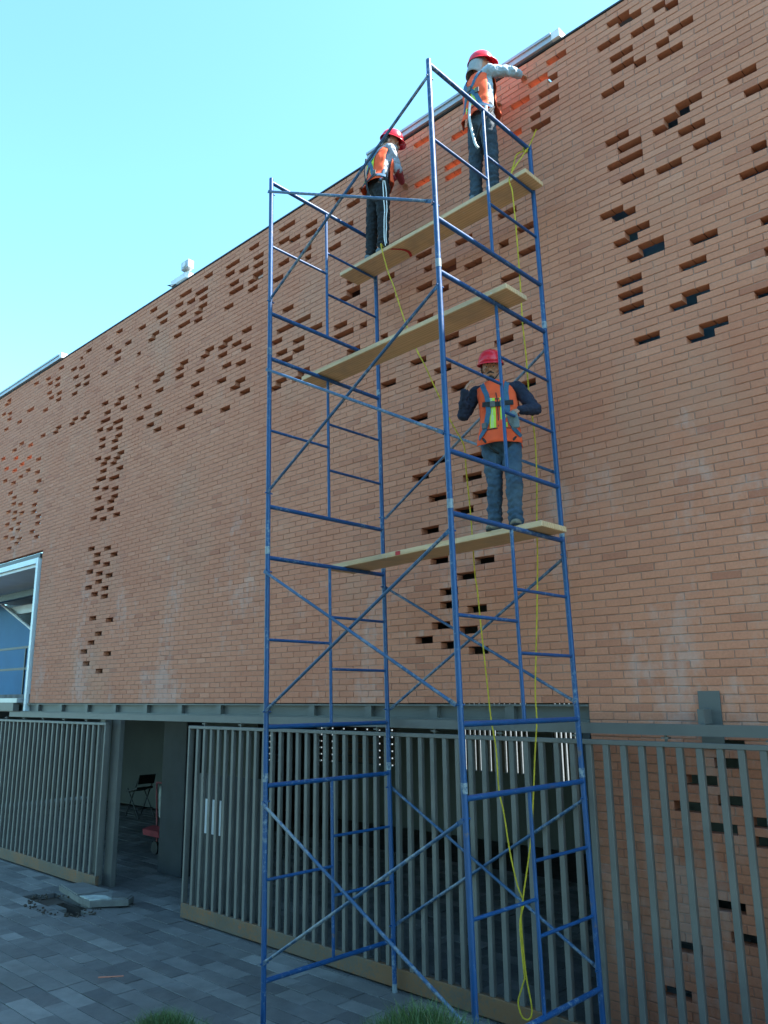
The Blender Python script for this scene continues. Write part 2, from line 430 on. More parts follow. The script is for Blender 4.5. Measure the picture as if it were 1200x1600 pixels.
tag(stn.build('pebbles', M['concrete']), 'pale pebbles lying among the grass on the bank', 'pebbles', kind='stuff')

# tree row added out of view to shade the lower wall and ground
M['bark'] = simple('bark', (.09, .065, .045), .9, .4, 10, bmp=.8, bscale=25)
M['leaf'], nt_, b_ = new_mat('tree_leaf'); g_ = N(nt_, 'ShaderNodeNewGeometry')
nt_.links.new(ramp(nt_, g_.outputs['Random Per Island'], [(0, (.03, .055, .018)), (.6, (.05, .085, .03)), (1, (.085, .12, .045))]), b_.inputs['Base Color']); b_.inputs['Roughness'].default_value = .6
r5 = random.Random(21)
def tree(x, y, h, w, nth):
    t = empty('tree', (x, y, bank_z(x, y) if y > -18 else .8)); z0 = 0.6
    tag(t, 'leafy tree added out of view to shade the facade, %s of the row from the left' % nth, 'tree', 'unseen trees added for shade')
    tr_ = MB(); tr_.tube([(x, y, z0 - .6), (x + .05, y, z0 + .3 * h), (x - .08, y + .1, z0 + .55 * h), (x, y, z0 + .8 * h)], [.2, .15, .1, .04], 8)
    for i in range(7):
        a = i * .9 + r5.random(); zz = z0 + h * (.25 + .07 * i); tr_.tube([(x, y, zz), (x + math.cos(a) * w * .4, y + math.sin(a) * w * .4, zz + .8), (x + math.cos(a) * w * .8, y + math.sin(a) * w * .8, zz + 1.2)], [.07, .045, .02], 6)
    tr_.build('trunk', M['bark'], t)
    cl = []
    for i in range(60):
        a, zz = r5.uniform(0, 6.28), r5.uniform(.12, 1.0); rad = w * math.sqrt(max(.05, 1 - ((zz - .5) / .56) ** 2)) * r5.uniform(.3, 1)
        cl.append((x + math.cos(a) * rad, y + math.sin(a) * rad, z0 + h * zz, r5.uniform(.5, .9)))
    cr = MB()
    for (cx, cy, cz, r) in cl:
        for k in range(75):
            d = Vector((r5.gauss(0, 1), r5.gauss(0, 1), r5.gauss(0, .8))).normalized() * r * r5.uniform(.5, 1); p = Vector((cx, cy, cz)) + d
            u_ = Vector((r5.gauss(0, 1), r5.gauss(0, 1), r5.gauss(0, 1))).normalized(); w_ = u_.orthogonal().normalized(); q = r5.uniform(.09, .17)
            cr.add([p - u_ * q, p + w_ * q * .5, p + u_ * q, p - w_ * q * .5], [(0, 1, 2, 3)])
    cr.build('crown', M['leaf'], t)
for i in range(9): tree(-15.5 + i * 3.6 + r5.uniform(-.4, .4), -13.4 + r5.uniform(-.8, .8), r5.uniform(9.0, 10.6), r5.uniform(2.0, 2.4), ('first', 'second', 'third', 'fourth', 'fifth', 'sixth', 'seventh', 'eighth', 'ninth')[i])

# lifted slab beside the pit and small litter
sl_ = empty('lifted_paving_slab', (-5.5, -.5, GZ))
tag(sl_, 'lifted broken paving slab lying beside the open pit', 'slab')
def poly_prism(mb, pts, z0, z1, tilt=0.0):
    n = len(pts); vs = [(x, y, z0 + tilt * (x + 5.5)) for x, y in pts] + [(x, y, z1 + tilt * (x + 5.5)) for x, y in pts]
    mb.add(vs, [tuple(reversed(range(n))), tuple(range(n, 2 * n))] + [(i, (i + 1) % n, n + (i + 1) % n, n + i) for i in range(n)]); return mb
poly_prism(MB(), [(-6.35, -.60), (-5.35, -.78), (-5.02, -.80), (-4.70, -.42), (-4.85, -.26), (-6.2, -.30)], GZ + .01, GZ + .085, .018).build('slab_body', M['concrete'], sl_)
poly_prism(MB(), [(-6.33, -.585), (-5.5, -.735), (-5.38, -.34), (-6.18, -.32)], GZ + .086, GZ + .10, .018).build('paver', M['paver'], sl_)
poly_prism(MB(), [(-5.40, -.755), (-5.05, -.78), (-4.88, -.56), (-5.12, -.52), (-5.28, -.60)], GZ + .086, GZ + .098, .018).build('broken_mortar', M['sack'], sl_)
poly_prism(MB(), [(-5.0, -.50), (-4.74, -.42), (-4.87, -.28), (-5.3, -.32)], GZ + .086, GZ + .097, .018).build('paver', M['paver'], sl_)
rub = MB(); r6 = random.Random(3)
for i in range(150):
    a = r6.uniform(0, 6.28); x = -5.5 + math.cos(a) * .62 * r6.uniform(.8, 1.35); y = -.94 + math.sin(a) * .28 * r6.uniform(.85, 1.5); r = r6.uniform(.006, .024)
    zf = GZ if not (PX0 < x < PX1 and PY0 < y < PY1) else pz
    rub.ell((x, y, zf + r * .4), (r, r * .2, 0), (0, r * r6.uniform(.6, 1), 0), (0, r * .1, r * .6), 6, 4)
tag(rub.build('rubble', M['soil']), 'dark soil crumbs scattered round the open pit', 'rubble', kind='stuff')
blk = MB().bbox(-5.86, -5.52, -.98, -.86, GZ - .42, GZ - .06, .01)
tag(blk.build('concrete_block', M['concrete']), 'rough concrete block standing inside the open pit', 'block')
d_ = Vector((-2.45, -1.99, GZ + .006)); e_ = Vector((-2.30, -1.80, GZ + .006))
t_ = (e_ - d_).normalized(); s_ = Vector((-t_.y, t_.x, 0)) * .010
tag(MB().obox((d_ + e_) / 2, t_ * (e_ - d_).length / 2, s_, (0, 0, .003)).build('orange_strip', M['orange_tape']), 'thin orange strip lying on the dark paving', 'strip')

# ------------------------------------------------------------------ the brick building
HOLES = "-32:22+2 -27:23+2 -25:27+2 -22:26+2 -15:29+2 -14:26+2 -13:29+2 -12:24+2 -11:27+2 -10:30+2 -9:25+2 -7:27+2 -6:30+2 -5:27+2 7:-59+2,7+2 8:4+2 9:-63+2,1+2 10:6+2 11:-57+2,3+2 12:-64+2 13:7+2 14:-62+2,4+2 16:-60+2,4+2 18:6+2 19:-57+2 20:-62+2,8+2 21:3+2 25:-59+2 26:-62+2,2+2 27:-59+2 28:-64+2,6+2 29:-61+2 30:-58+2,8+2 31:-61+2,3+2 32:-64+2 33:-59+2,7+2 34:-62+2 35:-57+2,1+2 36:-62+2,8+2 37:-59+2,3+2 38:-64+2 44:28+2 45:-95+2,-61+2,-57+2,1+2,13+2,29+2 46:-92+2,-84+2,-64+2,24+2 47:-91+2,-59+2,33+1 48:-94+2,-86+2,-63+3,6+2 49:-97+2,-59+2,27+2 50:-92+2,-84+2,-58+2,2+2,28+2 51:-95+2,-63+2,23+2 52:-92+2,-84+2,-58+2,4+2,34+1 53:-97+2,-61+2,-3+2,11+2,23+2 54:-94+2,-86+2,-64+2,28+2 55:-91+2,-59+3,1+2,7+2,13+2,23+2 56:-94+2,-86+2,-63+3,34+1 57:-97+2,-57+2,5+2,29+2 58:-92+2,-62+2,24+3 59:-95+2,-59+2,25+2 60:-86+2,-62+2,-58+2 61:-95+2,-61+2,-57+2,-41+2,-31+2,-21+2,-17+2,23+2 62:-64+2,-20+2,-16+2,-8+2,-3+1,2+2,24+2 63:-97+2,-85+2,-59+2,-47+2,-37+2,-27+2,12+2,33+2 65:-63+2,-59+2,-49+2,-39+2,-29+2,23+2 66:-96+2,-86+2,-58+2,-28+2,-19+2,-10+3,-6+1,5+1,14+2,22+2,34+1 67:-93+2,-63+2,-47+2,-37+2,-17+2 68:-100+2,-90+2,-58+2,-52+2,-32+2,-20+2,-10+2,2+2,8+2 69:-61+2,-17+2,-3+2,5+2,12+1,27+2 70:-96+2,-86+2,-64+2,-59+3,-50+2,-38+2,-28+2,-14+2,-6+1,5+2,14+2,24+2,30+2 71:-93+2,-31+2,-21+2,3+1 72:-100+2,-90+2,-63+3 73:-57+2,-47+2,-37+2,-27+2,-20+6,-9+3,-3+2,7+2,23+3,29+2 74:-96+2,-62+2,-52+1,-42+2,-32+2,-8+2,2+2,12+2,34+2 75:-59+2,-29+2,24+2,27+2 76:-102+2,-90+2,-80+2,-74+2,-70+2,-58+2,-48+2,-42+2,-36+2,-32+2,-8+1,28+2 77:-97+2,-85+2,-79+2,-73+2,-69+2,-63+2,-53+1,-47+2,-41+2,-35+2,-31+2,-27+2,-19+2,23+2,29+2,33+2 78:-94+2 85:-85+2,-74+2,-43+2,-31+2,-21+2,-11+2,23+2 86:-102+2,-96+2,-80+2,-70+2,-64+2,-53+1,-38+2,-26+2,-15+1,6+2,16+2,28+2 87:-73+2,-42+3,14+1,26+1 88:-92+3,-83+2,-80+2,-70+2,-60+2,-50+2,-38+2,-30+3,-26+3,-20+2,-16+2,-10+3,2+2,6+2,16+1,24+2,28+1 89:-101+2,-49+2,-37+2,-25+2,17+2,29+2 90:-84+2,-74+2,-60+2,-42+2,-30+2,24+2 91:-101+2,-81+2,-57+2,-47+2,-37+2,-25+2,-15+2,17+2 92:-104+2,-72+2,-40+2,-28+2,-18+2,-8+2,14+2,26+2 93:-84+2,-81+2,-75+2,-63+2,-53+2,-48+3,-43+2,-38+3,-31+2,-25+2,-20+2,-15+2,7+2,18+1,23+2,29+1 94:-6+1,16+2,28+1 95:-103+3,-85+2,-72+1,-42+3,-31+3,-10+3,25+2 96:-102+2,-90+2,-80+2,-70+2,-60+2,-50+2,-36+2,-26+2,-20+3,2+2,18+2,24+2"
holes = set()
for part in HOLES.split():
    r_, l_ = part.split(':')
    for e in l_.split(','):
        a, n = e.split('+')
        for k in range(int(n)): holes.add((int(r_), int(a) + k))
bld = empty('brick_building', (-3, 0, GZ)); tag(bld, 'large brick building with perforated facade behind the scaffold', 'building')
J = .0045                                    # half joint
SMIN, SMAX, RTOP = -136, 56, 99              # half-brick columns, rows
XO = 2.062                                   # right end of the opening under the facade
def solid(row, s):
    if (row, s) in holes: return False
    if s < SMIN or s >= SMAX or row >= RTOP: return False
    x = X0 + (s + .5) * HB; z = Z0 + (row + .5) * ZC
    if row < 0: return x > XO and row >= -38
    if x < -9.39 and z < 5.257: return False     # window opening on the left
    return True
fac = MB(); vq = []; fq = []
ny_ = .0048
def quad(x0, x1, z0, z1, y):
    n = len(vq); vq.extend([(x0, y, z0), (x1, y, z0), (x1, y, z1), (x0, y, z1)]); fq.append((n, n + 1, n + 2, n + 3))
def brick_shape(L, h=ZC - 2 * J, d=.105, c=.003):
    a, b2 = L / 2, h / 2
    v = [(-a, c, -b2), (a, c, -b2), (a, c, b2), (-a, c, b2), (-a + c, 0, -b2 + c), (a - c, 0, -b2 + c), (a - c, 0, b2 - c), (-a + c, 0, b2 - c), (-a, d, -b2), (a, d, -b2), (a, d, b2), (-a, d, b2)]
    f = [(4, 5, 6, 7), (0, 1, 5, 4), (1, 2, 6, 5), (2, 3, 7, 6), (3, 0, 4, 7), (0, 8, 9, 1), (1, 9, 10, 2), (2, 10, 11, 3), (3, 11, 8, 0), (8, 11, 10, 9)]
    return v, f
bricks = []
for row in range(-38, RTOP):
    s = SMIN
    while s < SMAX:
        if (s + row) % 2 != 0 and s == SMIN:
            if solid(row, s): bricks.append((row, s, 1))
            s += 1; continue
        a, b2 = solid(row, s), solid(row, s + 1)
        if a and b2: bricks.append((row, s, 2))
        elif a: bricks.append((row, s, 1))
        elif b2: bricks.append((row, s + 1, 1))
        s += 2
    for s in range(SMIN, SMAX):
        if solid(row, s):
            zb, zt = Z0 + row * ZC, Z0 + (row + 1) * ZC; xa, xb = X0 + s * HB, X0 + (s + 1) * HB
            if (s + row) % 2 == 0 and solid(row, s - 1): quad(xa - J, xa + J, zb + J, zt - J, ny_)
            if solid(row + 1, s):
                l = xa - (J if solid(row, s - 1) and solid(row + 1, s - 1) else -J); l = xa if (solid(row, s - 1) and solid(row + 1, s - 1)) else xa + J
                r_ = xb if (solid(row, s + 1) and solid(row + 1, s + 1)) else xb - J
                quad(l, r_, zt - J, zt + J, ny_)
me = bpy.data.meshes.new('facade_wall'); me.from_pydata(vq, [], fq); me.update()
facade = link('facade_wall', me, bld, M['mortar'])
cand = []
for i, (row, s, n) in enumerate(bricks):
    p = px_of((X0 + (s + n / 2) * HB, 0, Z0 + (row + .5) * ZC))
    if p and 0 < p[0] < 1200 and 0 < p[1] < 1120 and n == 2: cand.append((p[2], i))
cand.sort(); near = set(i for _, i in cand[:300])
bme = MB(); v_, f_ = brick_shape(2 * HB - 2 * J); bme.add(v_, f_); bm_ = bme.mesh('brick'); bm_.materials.append(M['brick'])
r4 = random.Random(99); vv = []; ff = []
sh = {n: brick_shape(n * HB - 2 * J) for n in (1, 2)}
for i, (row, s, n) in enumerate(bricks):
    cx = X0 + (s + n / 2) * HB + r4.uniform(-.0018, .0018); cz = Z0 + (row + .5) * ZC + r4.uniform(-.0012, .0012); cy = r4.uniform(-.0028, .0015)
    ry = r4.gauss(0, .004)
    if i in near:
        o = link('brick', bm_, facade, None, (cx, cy, cz)); o.rotation_euler = (0, ry, 0)
    else:
        k = len(vv); v_, f_ = sh[n]; c_, s_ = math.cos(ry), math.sin(ry)
        vv.extend([(cx + a * c_ + e * s_, cy + b2, cz - a * s_ + e * c_) for a, b2, e in v_]); ff.extend([tuple(q + k for q in f) for f in f_])
me = bpy.data.meshes.new('brick_field'); me.from_pydata(vv, [], ff); me.update()
tag(link('brick_field', me, facade, M['brick']), kind='stuff')

# structure behind the brick screen
ZT = Z0 + RTOP * ZC
inn = MB()
inn.box(-9.2, 7.5, .62, .74, 2.62, 8.98)
inn.build('inner_wall', M['innerwall'], bld)
MB().box(1.35, 6.5, .48, .52, 5.2, 8.7).build('blue_panel', M['panel'], bld)
MB().box(-16.4, .25, .118, .80, ZT - .06, ZT - .02).build('gap_sun_blocker', M['flash'], bld)  # both gap covers are added to keep sun out of the brick openings
MB().box(2.25, 7.4, .118, .80, ZT - .06, ZT - .02).build('gap_sun_blocker', M['flash'], bld)
MB().box(-16.5, 7.5, .76, 8.5, 8.3, 8.55).build('roof_slab', M['concrete'], bld)
MB().box(-16.5, 7.5, .02, 8.5, 2.44, 2.60).build('floor_slab', M['concrete'], bld)
MB().box(-18.5, 7.5, -.012, .115, ZT + .004, ZT + .022).build('coping', M['coping'], bld)
for (xa, xb, h) in ((-.55, 2.16, .085), (-16.0, -9.25, .095)):
    mb = MB(); mb.box(xa, xb, -.045, .13, ZT + .026, ZT + .026 + h); mb.build('roof_flashing', M['flash'], bld)
    MB().box(xa, xb, -.062, -.047, ZT + .026 + h * .72, ZT + .032 + h).build('flashing_lip', M['flash'], bld)
    MB().box(xb + .003, xb + .10, -.05, .14, ZT + .026, ZT + .032 + h).build('flashing_end', M['white'], bld)
# steel beam under the facade with stiffeners
bm1 = MB(); bm1.box(-16, XO, -.005, .10, 2.415, 2.432); bm1.box(-16, XO, .055, .065, 2.30, 2.4145); bm1.box(-16, XO, -.005, .10, 2.282, 2.2995)
beam = bm1.build('steel_beam', M['steel'], bld)
x = -9.05
while x < XO - .05:
    MB().box(x, x + .10, .004, .054, 2.3, 2.4145).build('stiffener', M['steel'], beam); x += .93
MB().box(XO - .07, XO, .003, .11, 2.16, 2.2815).build('beam_bearing', M['darksteel'], beam)
# sliding-gate track
trk = MB(); trk.box(-9.6, 7.4, -.235, -.165, 2.204, 2.288)
track = trk.build('gate_track', M['steel'], bld)
pl = MB(); pl.box(3.03, 3.20, -.016, -.006, 2.10, 2.535); plate = pl.build('wall_plate', M['steel'], bld)
MB().box(3.075, 3.125, -.165, -.017, 2.29, 2.40).build('bracket', M['steel'], plate)
pl = MB(); pl.box(6.03, 6.20, -.016, -.006, 2.10, 2.535); plate = pl.build('wall_plate', M['steel'], bld)
MB().box(6.075, 6.125, -.165, -.017, 2.29, 2.40).build('bracket', M['steel'], plate)
x = -8.6
while x < 2:
    MB().box(x, x + .05, -.164, -.006, 2.225, 2.275).build('track_arm', M['steel'], track); x += 1.86
# posts and columns
MB().bbox(-6.17, -5.94, -.02, .06, GZ, 2.28, .006).build('gate_post', M['steel'], bld)
MB().bbox(-6.34, -6.18, -.14, -.03, GZ, 2.20, .006).build('gate_stop', M['steel'], bld)
MB().bbox(-6.36, -5.69, 1.0, 1.35, GZ, 2.43, .01).build('column', M['darksteel'], bld)
MB().bbox(2.068, 2.16, .12, .5, GZ, 2.43, .01).build('column', M['darksteel'], bld)
MB().bbox(1.99, 2.055, -.012, .30, GZ, 2.28, .005).build('door_jamb', M['darksteel'], bld)
# ground floor room: back wall with slatted openings
bw = MB()
YB = 7.0
bw.box(-17, -11.3, YB, YB + .15, GZ - .12, 2.43); bw.box(-10.5, -9.3, YB, YB + .15, GZ - .12, 2.43); bw.box(-6.6, -4.9, YB, YB + .15, GZ - .12, 2.43)
bw.box(-3.25, -2.72, YB, YB + .15, GZ - .12, 2.43); bw.box(-2.2, 7.5, YB, YB + .15, GZ - .12, 2.43)
for xa, xb, zl in ((-11.3, -10.5, .9), (-9.3, -6.6, .98), (-4.9, -3.25, 1.02), (-2.72, -2.2, .9)): bw.box(xa, xb, YB, YB + .15, GZ - .12, zl)
back = bw.build('back_wall', M['plaster'], bld)
for xa, xb, zl, st, wd in ((-4.9, -3.25, 1.02, .125, .065), (-2.72, -2.2, .9, .10, .04)):
    x = xa + .02
    while x < xb - .05:
        MB().box(x, x + wd, YB + .02, YB + .08, zl, 2.43).build('slat', M['innerwall'], back); x += st
for xa, xb, zl in ((-11.3, -10.5, .9), (-9.3, -6.6, .98)):
    z = zl + .04; k = 0
    while z < 2.38:
        MB().box(xa, xb, YB + .02, YB + .08, z, z + .115).build('slat', M['innerwall'], back); z += .15; k += 1
    x = xa + .1
    while x < xb - .1:
        MB().box(x, x + .33, YB + .085, YB + .11, zl, 2.43).build('slat', M['darksteel'], back); x += .39
MB().box(-17.0, -16.85, .2, YB, GZ, 2.43).build('side_wall', M['plaster'], bld)
MB().box(7.35, 7.5, .2, YB, GZ, 2.43).build('side_wall', M['plaster'], bld)
MB().box(-16.8, -8.9, 4.9, 5.05, GZ, 2.43).build('partition_wall', M['plaster'], bld)
tag(MB().add([(-60, 8.6, GZ - .071), (60, 8.6, GZ - .071), (60, 90, GZ - .071), (-60, 90, GZ - .071)], [(0, 1, 2, 3)]).build('yard', M['yard']), kind='structure')
# first-floor window opening on the left
MB().box(-16.5, -9.41, -.01, .16, 5.155, 5.235).build('window_lintel', M['darksteel'], bld)
tr = MB(); tr.box(-9.515, -9.43, -.03, .06, 2.30, 5.15); tr.box(-16.5, -9.52, -.03, .06, 5.05, 5.15)
tr.build('window_trim', M['trim'], bld)
MB().box(-9.60, -9.52, .065, .20, 2.44, 5.04).build('window_jamb', M['darksteel'], bld)
MB().box(-16.5, -9.61, .02, 2.6, 4.99, 5.045).build('soffit', M['white'], bld)
MB().box(-16.5, -9.61, .9, 1.05, 4.72, 4.86).build('ceiling_beam', M['darksteel'], bld)
MB().box(-16.5, -9.61, 1.5, 1.6, 4.50, 4.70).build('ceiling_beam', M['white'], bld)
MB().box(-18, -9.3, 2.6, 2.7, 2.6, 5.1).build('room_wall', M['greenwall'], bld)
MB().box(-9.40, -9.28, .2, 2.6, 2.6, 5.1).build('room_wall', M['greenwall'], bld)
st = MB(); st.add([(-17, 1.45, 2.6), (-9.7, 1.45, 2.6), (-9.7, 1.45, 2.75), (-13.1, 1.45, 4.1), (-17, 1.45, 5.6), (-17, 1.53, 2.6), (-9.7, 1.53, 2.6), (-9.7, 1.53, 2.75), (-13.1, 1.53, 4.1), (-17, 1.53, 5.6)],
                  [(0, 1, 2, 3, 4), (9, 8, 7, 6, 5), (2, 7, 8, 3), (3, 8, 9, 4), (0, 5, 6, 1)])
stair = st.build('stair_wall', M['bluewall'], bld)
hr = MB()
for a, b2 in (((-9.75, 2.80), (-13.1, 4.14)), ((-13.1, 4.14), (-17, 5.64))):
    hr.cyl((a[0], 1.43, a[1]), (b2[0], 1.43, b2[1]), .035, n=8)
hr.build('handrail', M['white'], stair)
rl = MB()
for z in (3.05, 3.45): rl.box(-16.5, -9.53, .03, .055, z, z + .045)
rl.box(-9.80, -9.77, .026, .056, 2.44, 3.45)
rl.build('balcony_rail', M['darksteel'], bld)
MB().box(-16.5, -9.66, -.10, .05, 2.45, 2.53).build('window_sill', M['flash'], bld)
MB().box(-16.5, -9.75, -.12, -.01, 2.30, 2.445).build('sill_beam', M['steel'], bld)

# floodlight unit on the roof edge
fl = empty('roof_floodlight', (-4.9, .05, ZT + .02)); tag(fl, 'white twin floodlight fixture on the roof edge', 'floodlight')
MB().bbox(-5.20, -4.72, -.02, .20, ZT + .035, ZT + .17, .02).build('housing', M['white'], fl)
MB().bbox(-4.83, -4.62, -.06, .06, ZT + .175, ZT + .33, .015).build('lamp_head', M['flash'], fl)
MB().cyl((-4.725, -.062, ZT + .25), (-4.725, -.075, ZT + .25), .045, n=14).build('lens', M['white'], fl)
MB().cyl((-4.72, .02, ZT + .02), (-4.72, .02, ZT + .19), .02).build('mast', M['white'], fl)
MB().add([(-5.16, -.03, ZT + .034), (-5.16, .15, ZT + .034), (-5.30, .15, ZT - .0 + .12), (-5.30, -.03, ZT + .12), (-5.02, -.03, ZT + .034), (-5.02, .15, ZT + .034)], [(0, 1, 2, 3), (4, 5, 1, 0), (3, 2, 5, 4)]).build('visor', M['flash'], fl)

# ------------------------------------------------------------------ sliding gates
def gate(name, label, x0, x1, step, first, y0=-.25, y1=-.20, lefts=True):
    g = empty(name, ((x0 + x1) / 2, y0, GZ)); tag(g, label, 'gate', 'grey sliding gates under the brick facade')
    MB().bbox(x0, x1, y0 - .004, y1, 2.118, 2.156, .003).build('top_rail', M['gate'], g)
    MB().bbox(x0, x1, y0 - .006, y1, GZ + .018, -.002, .004).build('bottom_rail', M['gate_rust'], g)
    MB().bbox(x0, x0 + .035, y0 - .002, y1 + .02, -.001, 2.117, .003).build('stile', M['gate'], g)
    MB().bbox(x1 - .035, x1, y0 - .002, y1 + .02, -.001, 2.117, .003).build('stile', M['gate'], g)
    bmx = MB(); bmx.bbox(0, .048, y0, y1 - .004, -.0015, 2.1175, .003); bme_ = bmx.mesh('bar'); bme_.materials.append(M['gate'])
    x = first
    while x < x1 - .09:
        link('bar', bme_, g, None, (x, 0, 0)); x += step
    for k in range(int((x1 - x0) / .78)):
        xx = x0 + .30 + k * .78
        h = MB(); h.cyl((xx, -.2, 2.157), (xx, -.2, 2.203), .012, n=8); h.box(xx - .03, xx + .03, -.225, -.175, 2.176, 2.190)
        h.build('hanger', M['gate'], g)
    return g
gate('sliding_gate', 'long grey barred sliding gate with rusty bottom rail behind the scaffold', -3.715, 7.2, .1535, -3.532)
gate('sliding_gate', 'shorter grey barred sliding gate at the left of the open doorway', -13.2, -5.955, .1755, -13.05)

# things inside the doorway
pn = empty('paper_notice', (-3.3, -.1, .8)); tag(pn, 'white paper notice hanging behind the gate bars', 'notice')
MB().box(-3.52, -3.12, -.112, -.108, .83, 1.245).build('sheet', M['paper'], pn)
MB().box(-3.70, -2.3, -.106, -.096, -.1, 1.55).build('backing_board', M['darksteel'], pn)
ch = empty('folding_chair', (-11.9, 3.75, GZ)); tag(ch, 'black folding chair against the wall inside the doorway', 'chair')
cx, cy = -11.95, 3.9
MB().obox((cx - .1, cy, .42), (.24, 0, .05), (0, .21, 0), (-.004, 0, .02)).build('seat', M['black'], ch)
MB().obox((cx + .20, cy, .66), (.03, 0, .10), (0, .21, 0), (.012, 0, -.003)).build('backrest', M['black'], ch)
for sy in (-.2, .2):
    MB().cyl((cx - .32, cy + sy, GZ), (cx + .23, cy + sy, .76), .014, n=8).build('leg', M['black'], ch)
    MB().cyl((cx + .30, cy + sy, GZ), (cx - .28, cy + sy, .44), .014, n=8).build('leg', M['black'], ch)
MB().cyl((cx + .2, cy - .2, .02), (cx + .2, cy + .2, .02), .01, n=8).build('stretcher', M['black'], ch)
ht = empty('hand_truck', (-7.8, 1.8, GZ)); tag(ht, 'red hand truck leaning beside the dark column inside the doorway', 'hand truck')
hx, hy = -7.75, 1.75
for sx in (0, .34):
    MB().cyl((hx + sx + .12, hy, GZ + .12), (hx + sx - .16, hy + .1, 1.0), .016, n=8).build('rail', M['redmetal'], ht)
    MB().cyl((hx + sx + .08, hy - .03, GZ + .11), (hx + sx + .08, hy + .02, GZ + .11), .11, n=18).build('wheel', M['black'], ht)
MB().obox((hx + .22, hy - .10, .22), (.26, 0, 0), (0, .10, .02), (0, -.01, .05)).build('tray', M['redmetal'], ht)
MB().cyl((hx - .16, hy + .1, 1.0), (hx + .18, hy + .1, 1.0), .016, n=8).build('handle', M['redmetal'], ht)
sk = MB(); sk.loft([((hx + .24, hy + .12, .34), (1, 0, 0), (0, 1, 0), .12, .08), ((hx + .22, hy + .1, .45), (1, 0, 0), (0, 1, 0), .17, .12), ((hx + .14, hy + .12, .8), (1, 0, 0), (0, 1, 0), .17, .11), ((hx + .08, hy + .12, .95), (1, 0, 0), (0, 1, 0), .13, .06)], n=16)
tag(sk.build('cement_sack', M['sack']), 'pale sack carried on the red hand truck', 'sack')
# ------------------------------------------------------------------ scaffold
SL, SW, DT, DB, DM, D2, D1 = 2.1814, 1.5393, 1.7757, .2644, 1.0241, 1.2785, .7781
SY, LX, LY = -.0088, -.0287, .0056
def S(a, b, z):
    x, y = a * SL, b * SW
    return Vector((x - SY * y + LX * z, y + SY * x + LY * z - 1.85, z - LX * x - LY * y))
def zfoot(a, b): return (GZ - S(a, b, 0).z)
tower = empty('scaffold_tower', (1.1, -1.1, GZ))
tag(tower, 'tall blue tubular steel scaffold tower standing in front of the facade', 'scaffold')
MS = M['scaffold']
for k in range(4):
    for a in (0, 1):
        fr = empty('frame', S(a, .5, k * 2), tower)
        for b in (0, 1):
            zb = k * 2 - .18 if k else zfoot(a, b) + .006
            zt = k * 2 + 1.82 if k < 3 else 6 + DT + .045
            leg = MB().cyl(S(a, b, zb), S(a, b, zt), .0225, n=16).build('leg', MS, fr)
            if k:
                MB().cyl(S(a, b, zb - .012), S(a, b, zb + .06), .0245, n=16).build('coupling_pin', M['sleeve'], leg)
            else:
                MB().cyl(S(a, b, zb - .004), S(a, b, zb + .07), .0235, n=16).build('base_plug', M['sleeve'], leg)
            for zz in (DT - .13, DB + .13):
                q0 = S(a, b, k * 2 + zz); dv = Vector((0, -.04 if b == 0 else .04, 0))
                if k == 3 and b == 1: continue
                st = MB(); st.cyl(q0, q0 + Vector((.03 if a == 0 else -.03, 0, 0)) + dv * .3, .008, n=8)
                st.cyl(q0 + dv * .9, q0 - dv * 1.2, .007, n=8); st.build('brace_stud', MS, leg)
        MB().cyl(S(a, 0, k * 2 + DT), S(a, 1, k * 2 + DT), .0205, n=14, caps=False).build('top_bar', MS, fr)
        MB().cyl(S(a, 0, k * 2 + DB), S(a, 1, k * 2 + DB), .0205, n=14, caps=False).build('bottom_bar', MS, fr)
        MB().cyl(S(a, .5, k * 2 + DB + .015), S(a, .5, k * 2 + DT - .015), .0150, n=12, caps=False).build('mid_post', MS, fr)
        MB().cyl(S(a, 0, k * 2 + DM), S(a, .5, k * 2 + DM), .0135, n=10, caps=False).build('rung', MS, fr)
        for zz in (D1, D2):
            MB().cyl(S(a, .5, k * 2 + zz), S(a, 1, k * 2 + zz), .0135, n=10, caps=False).build('rung', MS, fr)
    for b in (0, 1):
        if k == 3 and b == 1: continue
        off = -.030 if b == 0 else .030
        cb = empty('cross_brace', S(.5, b, k * 2 + 1), tower)
        for j, (a0, a1) in enumerate(((0, 1), (1, 0))):
            o2 = Vector((0, off + (.014 if j else -.014), 0))
            p0, p1 = S(a0, b, k * 2 + DT - .13) + o2, S(a1, b, k * 2 + DB + .13) + o2
            d = (p1 - p0).normalized()
            br = MB(); br.cyl(p0 + d * .06, p1 - d * .06, .0135, n=10)
            w_ = Vector((0, .003, 0)); t_ = d.cross(Vector((0, 1, 0))).normalized() * .016
            br.obox(p0 + d * .04, d * .036, w_, t_); br.obox(p1 - d * .04, d * .036, w_, t_)
            br.build('brace_bar', M['brace'], cb)
        MB().cyl(S(.5, b, k * 2 + (DT + DB) / 2) + Vector((0, off - .03, 0)), S(.5, b, k * 2 + (DT + DB) / 2) + Vector((0, off + .03, 0)), .007, n=8).build('pivot_pin', M['brace'], cb)

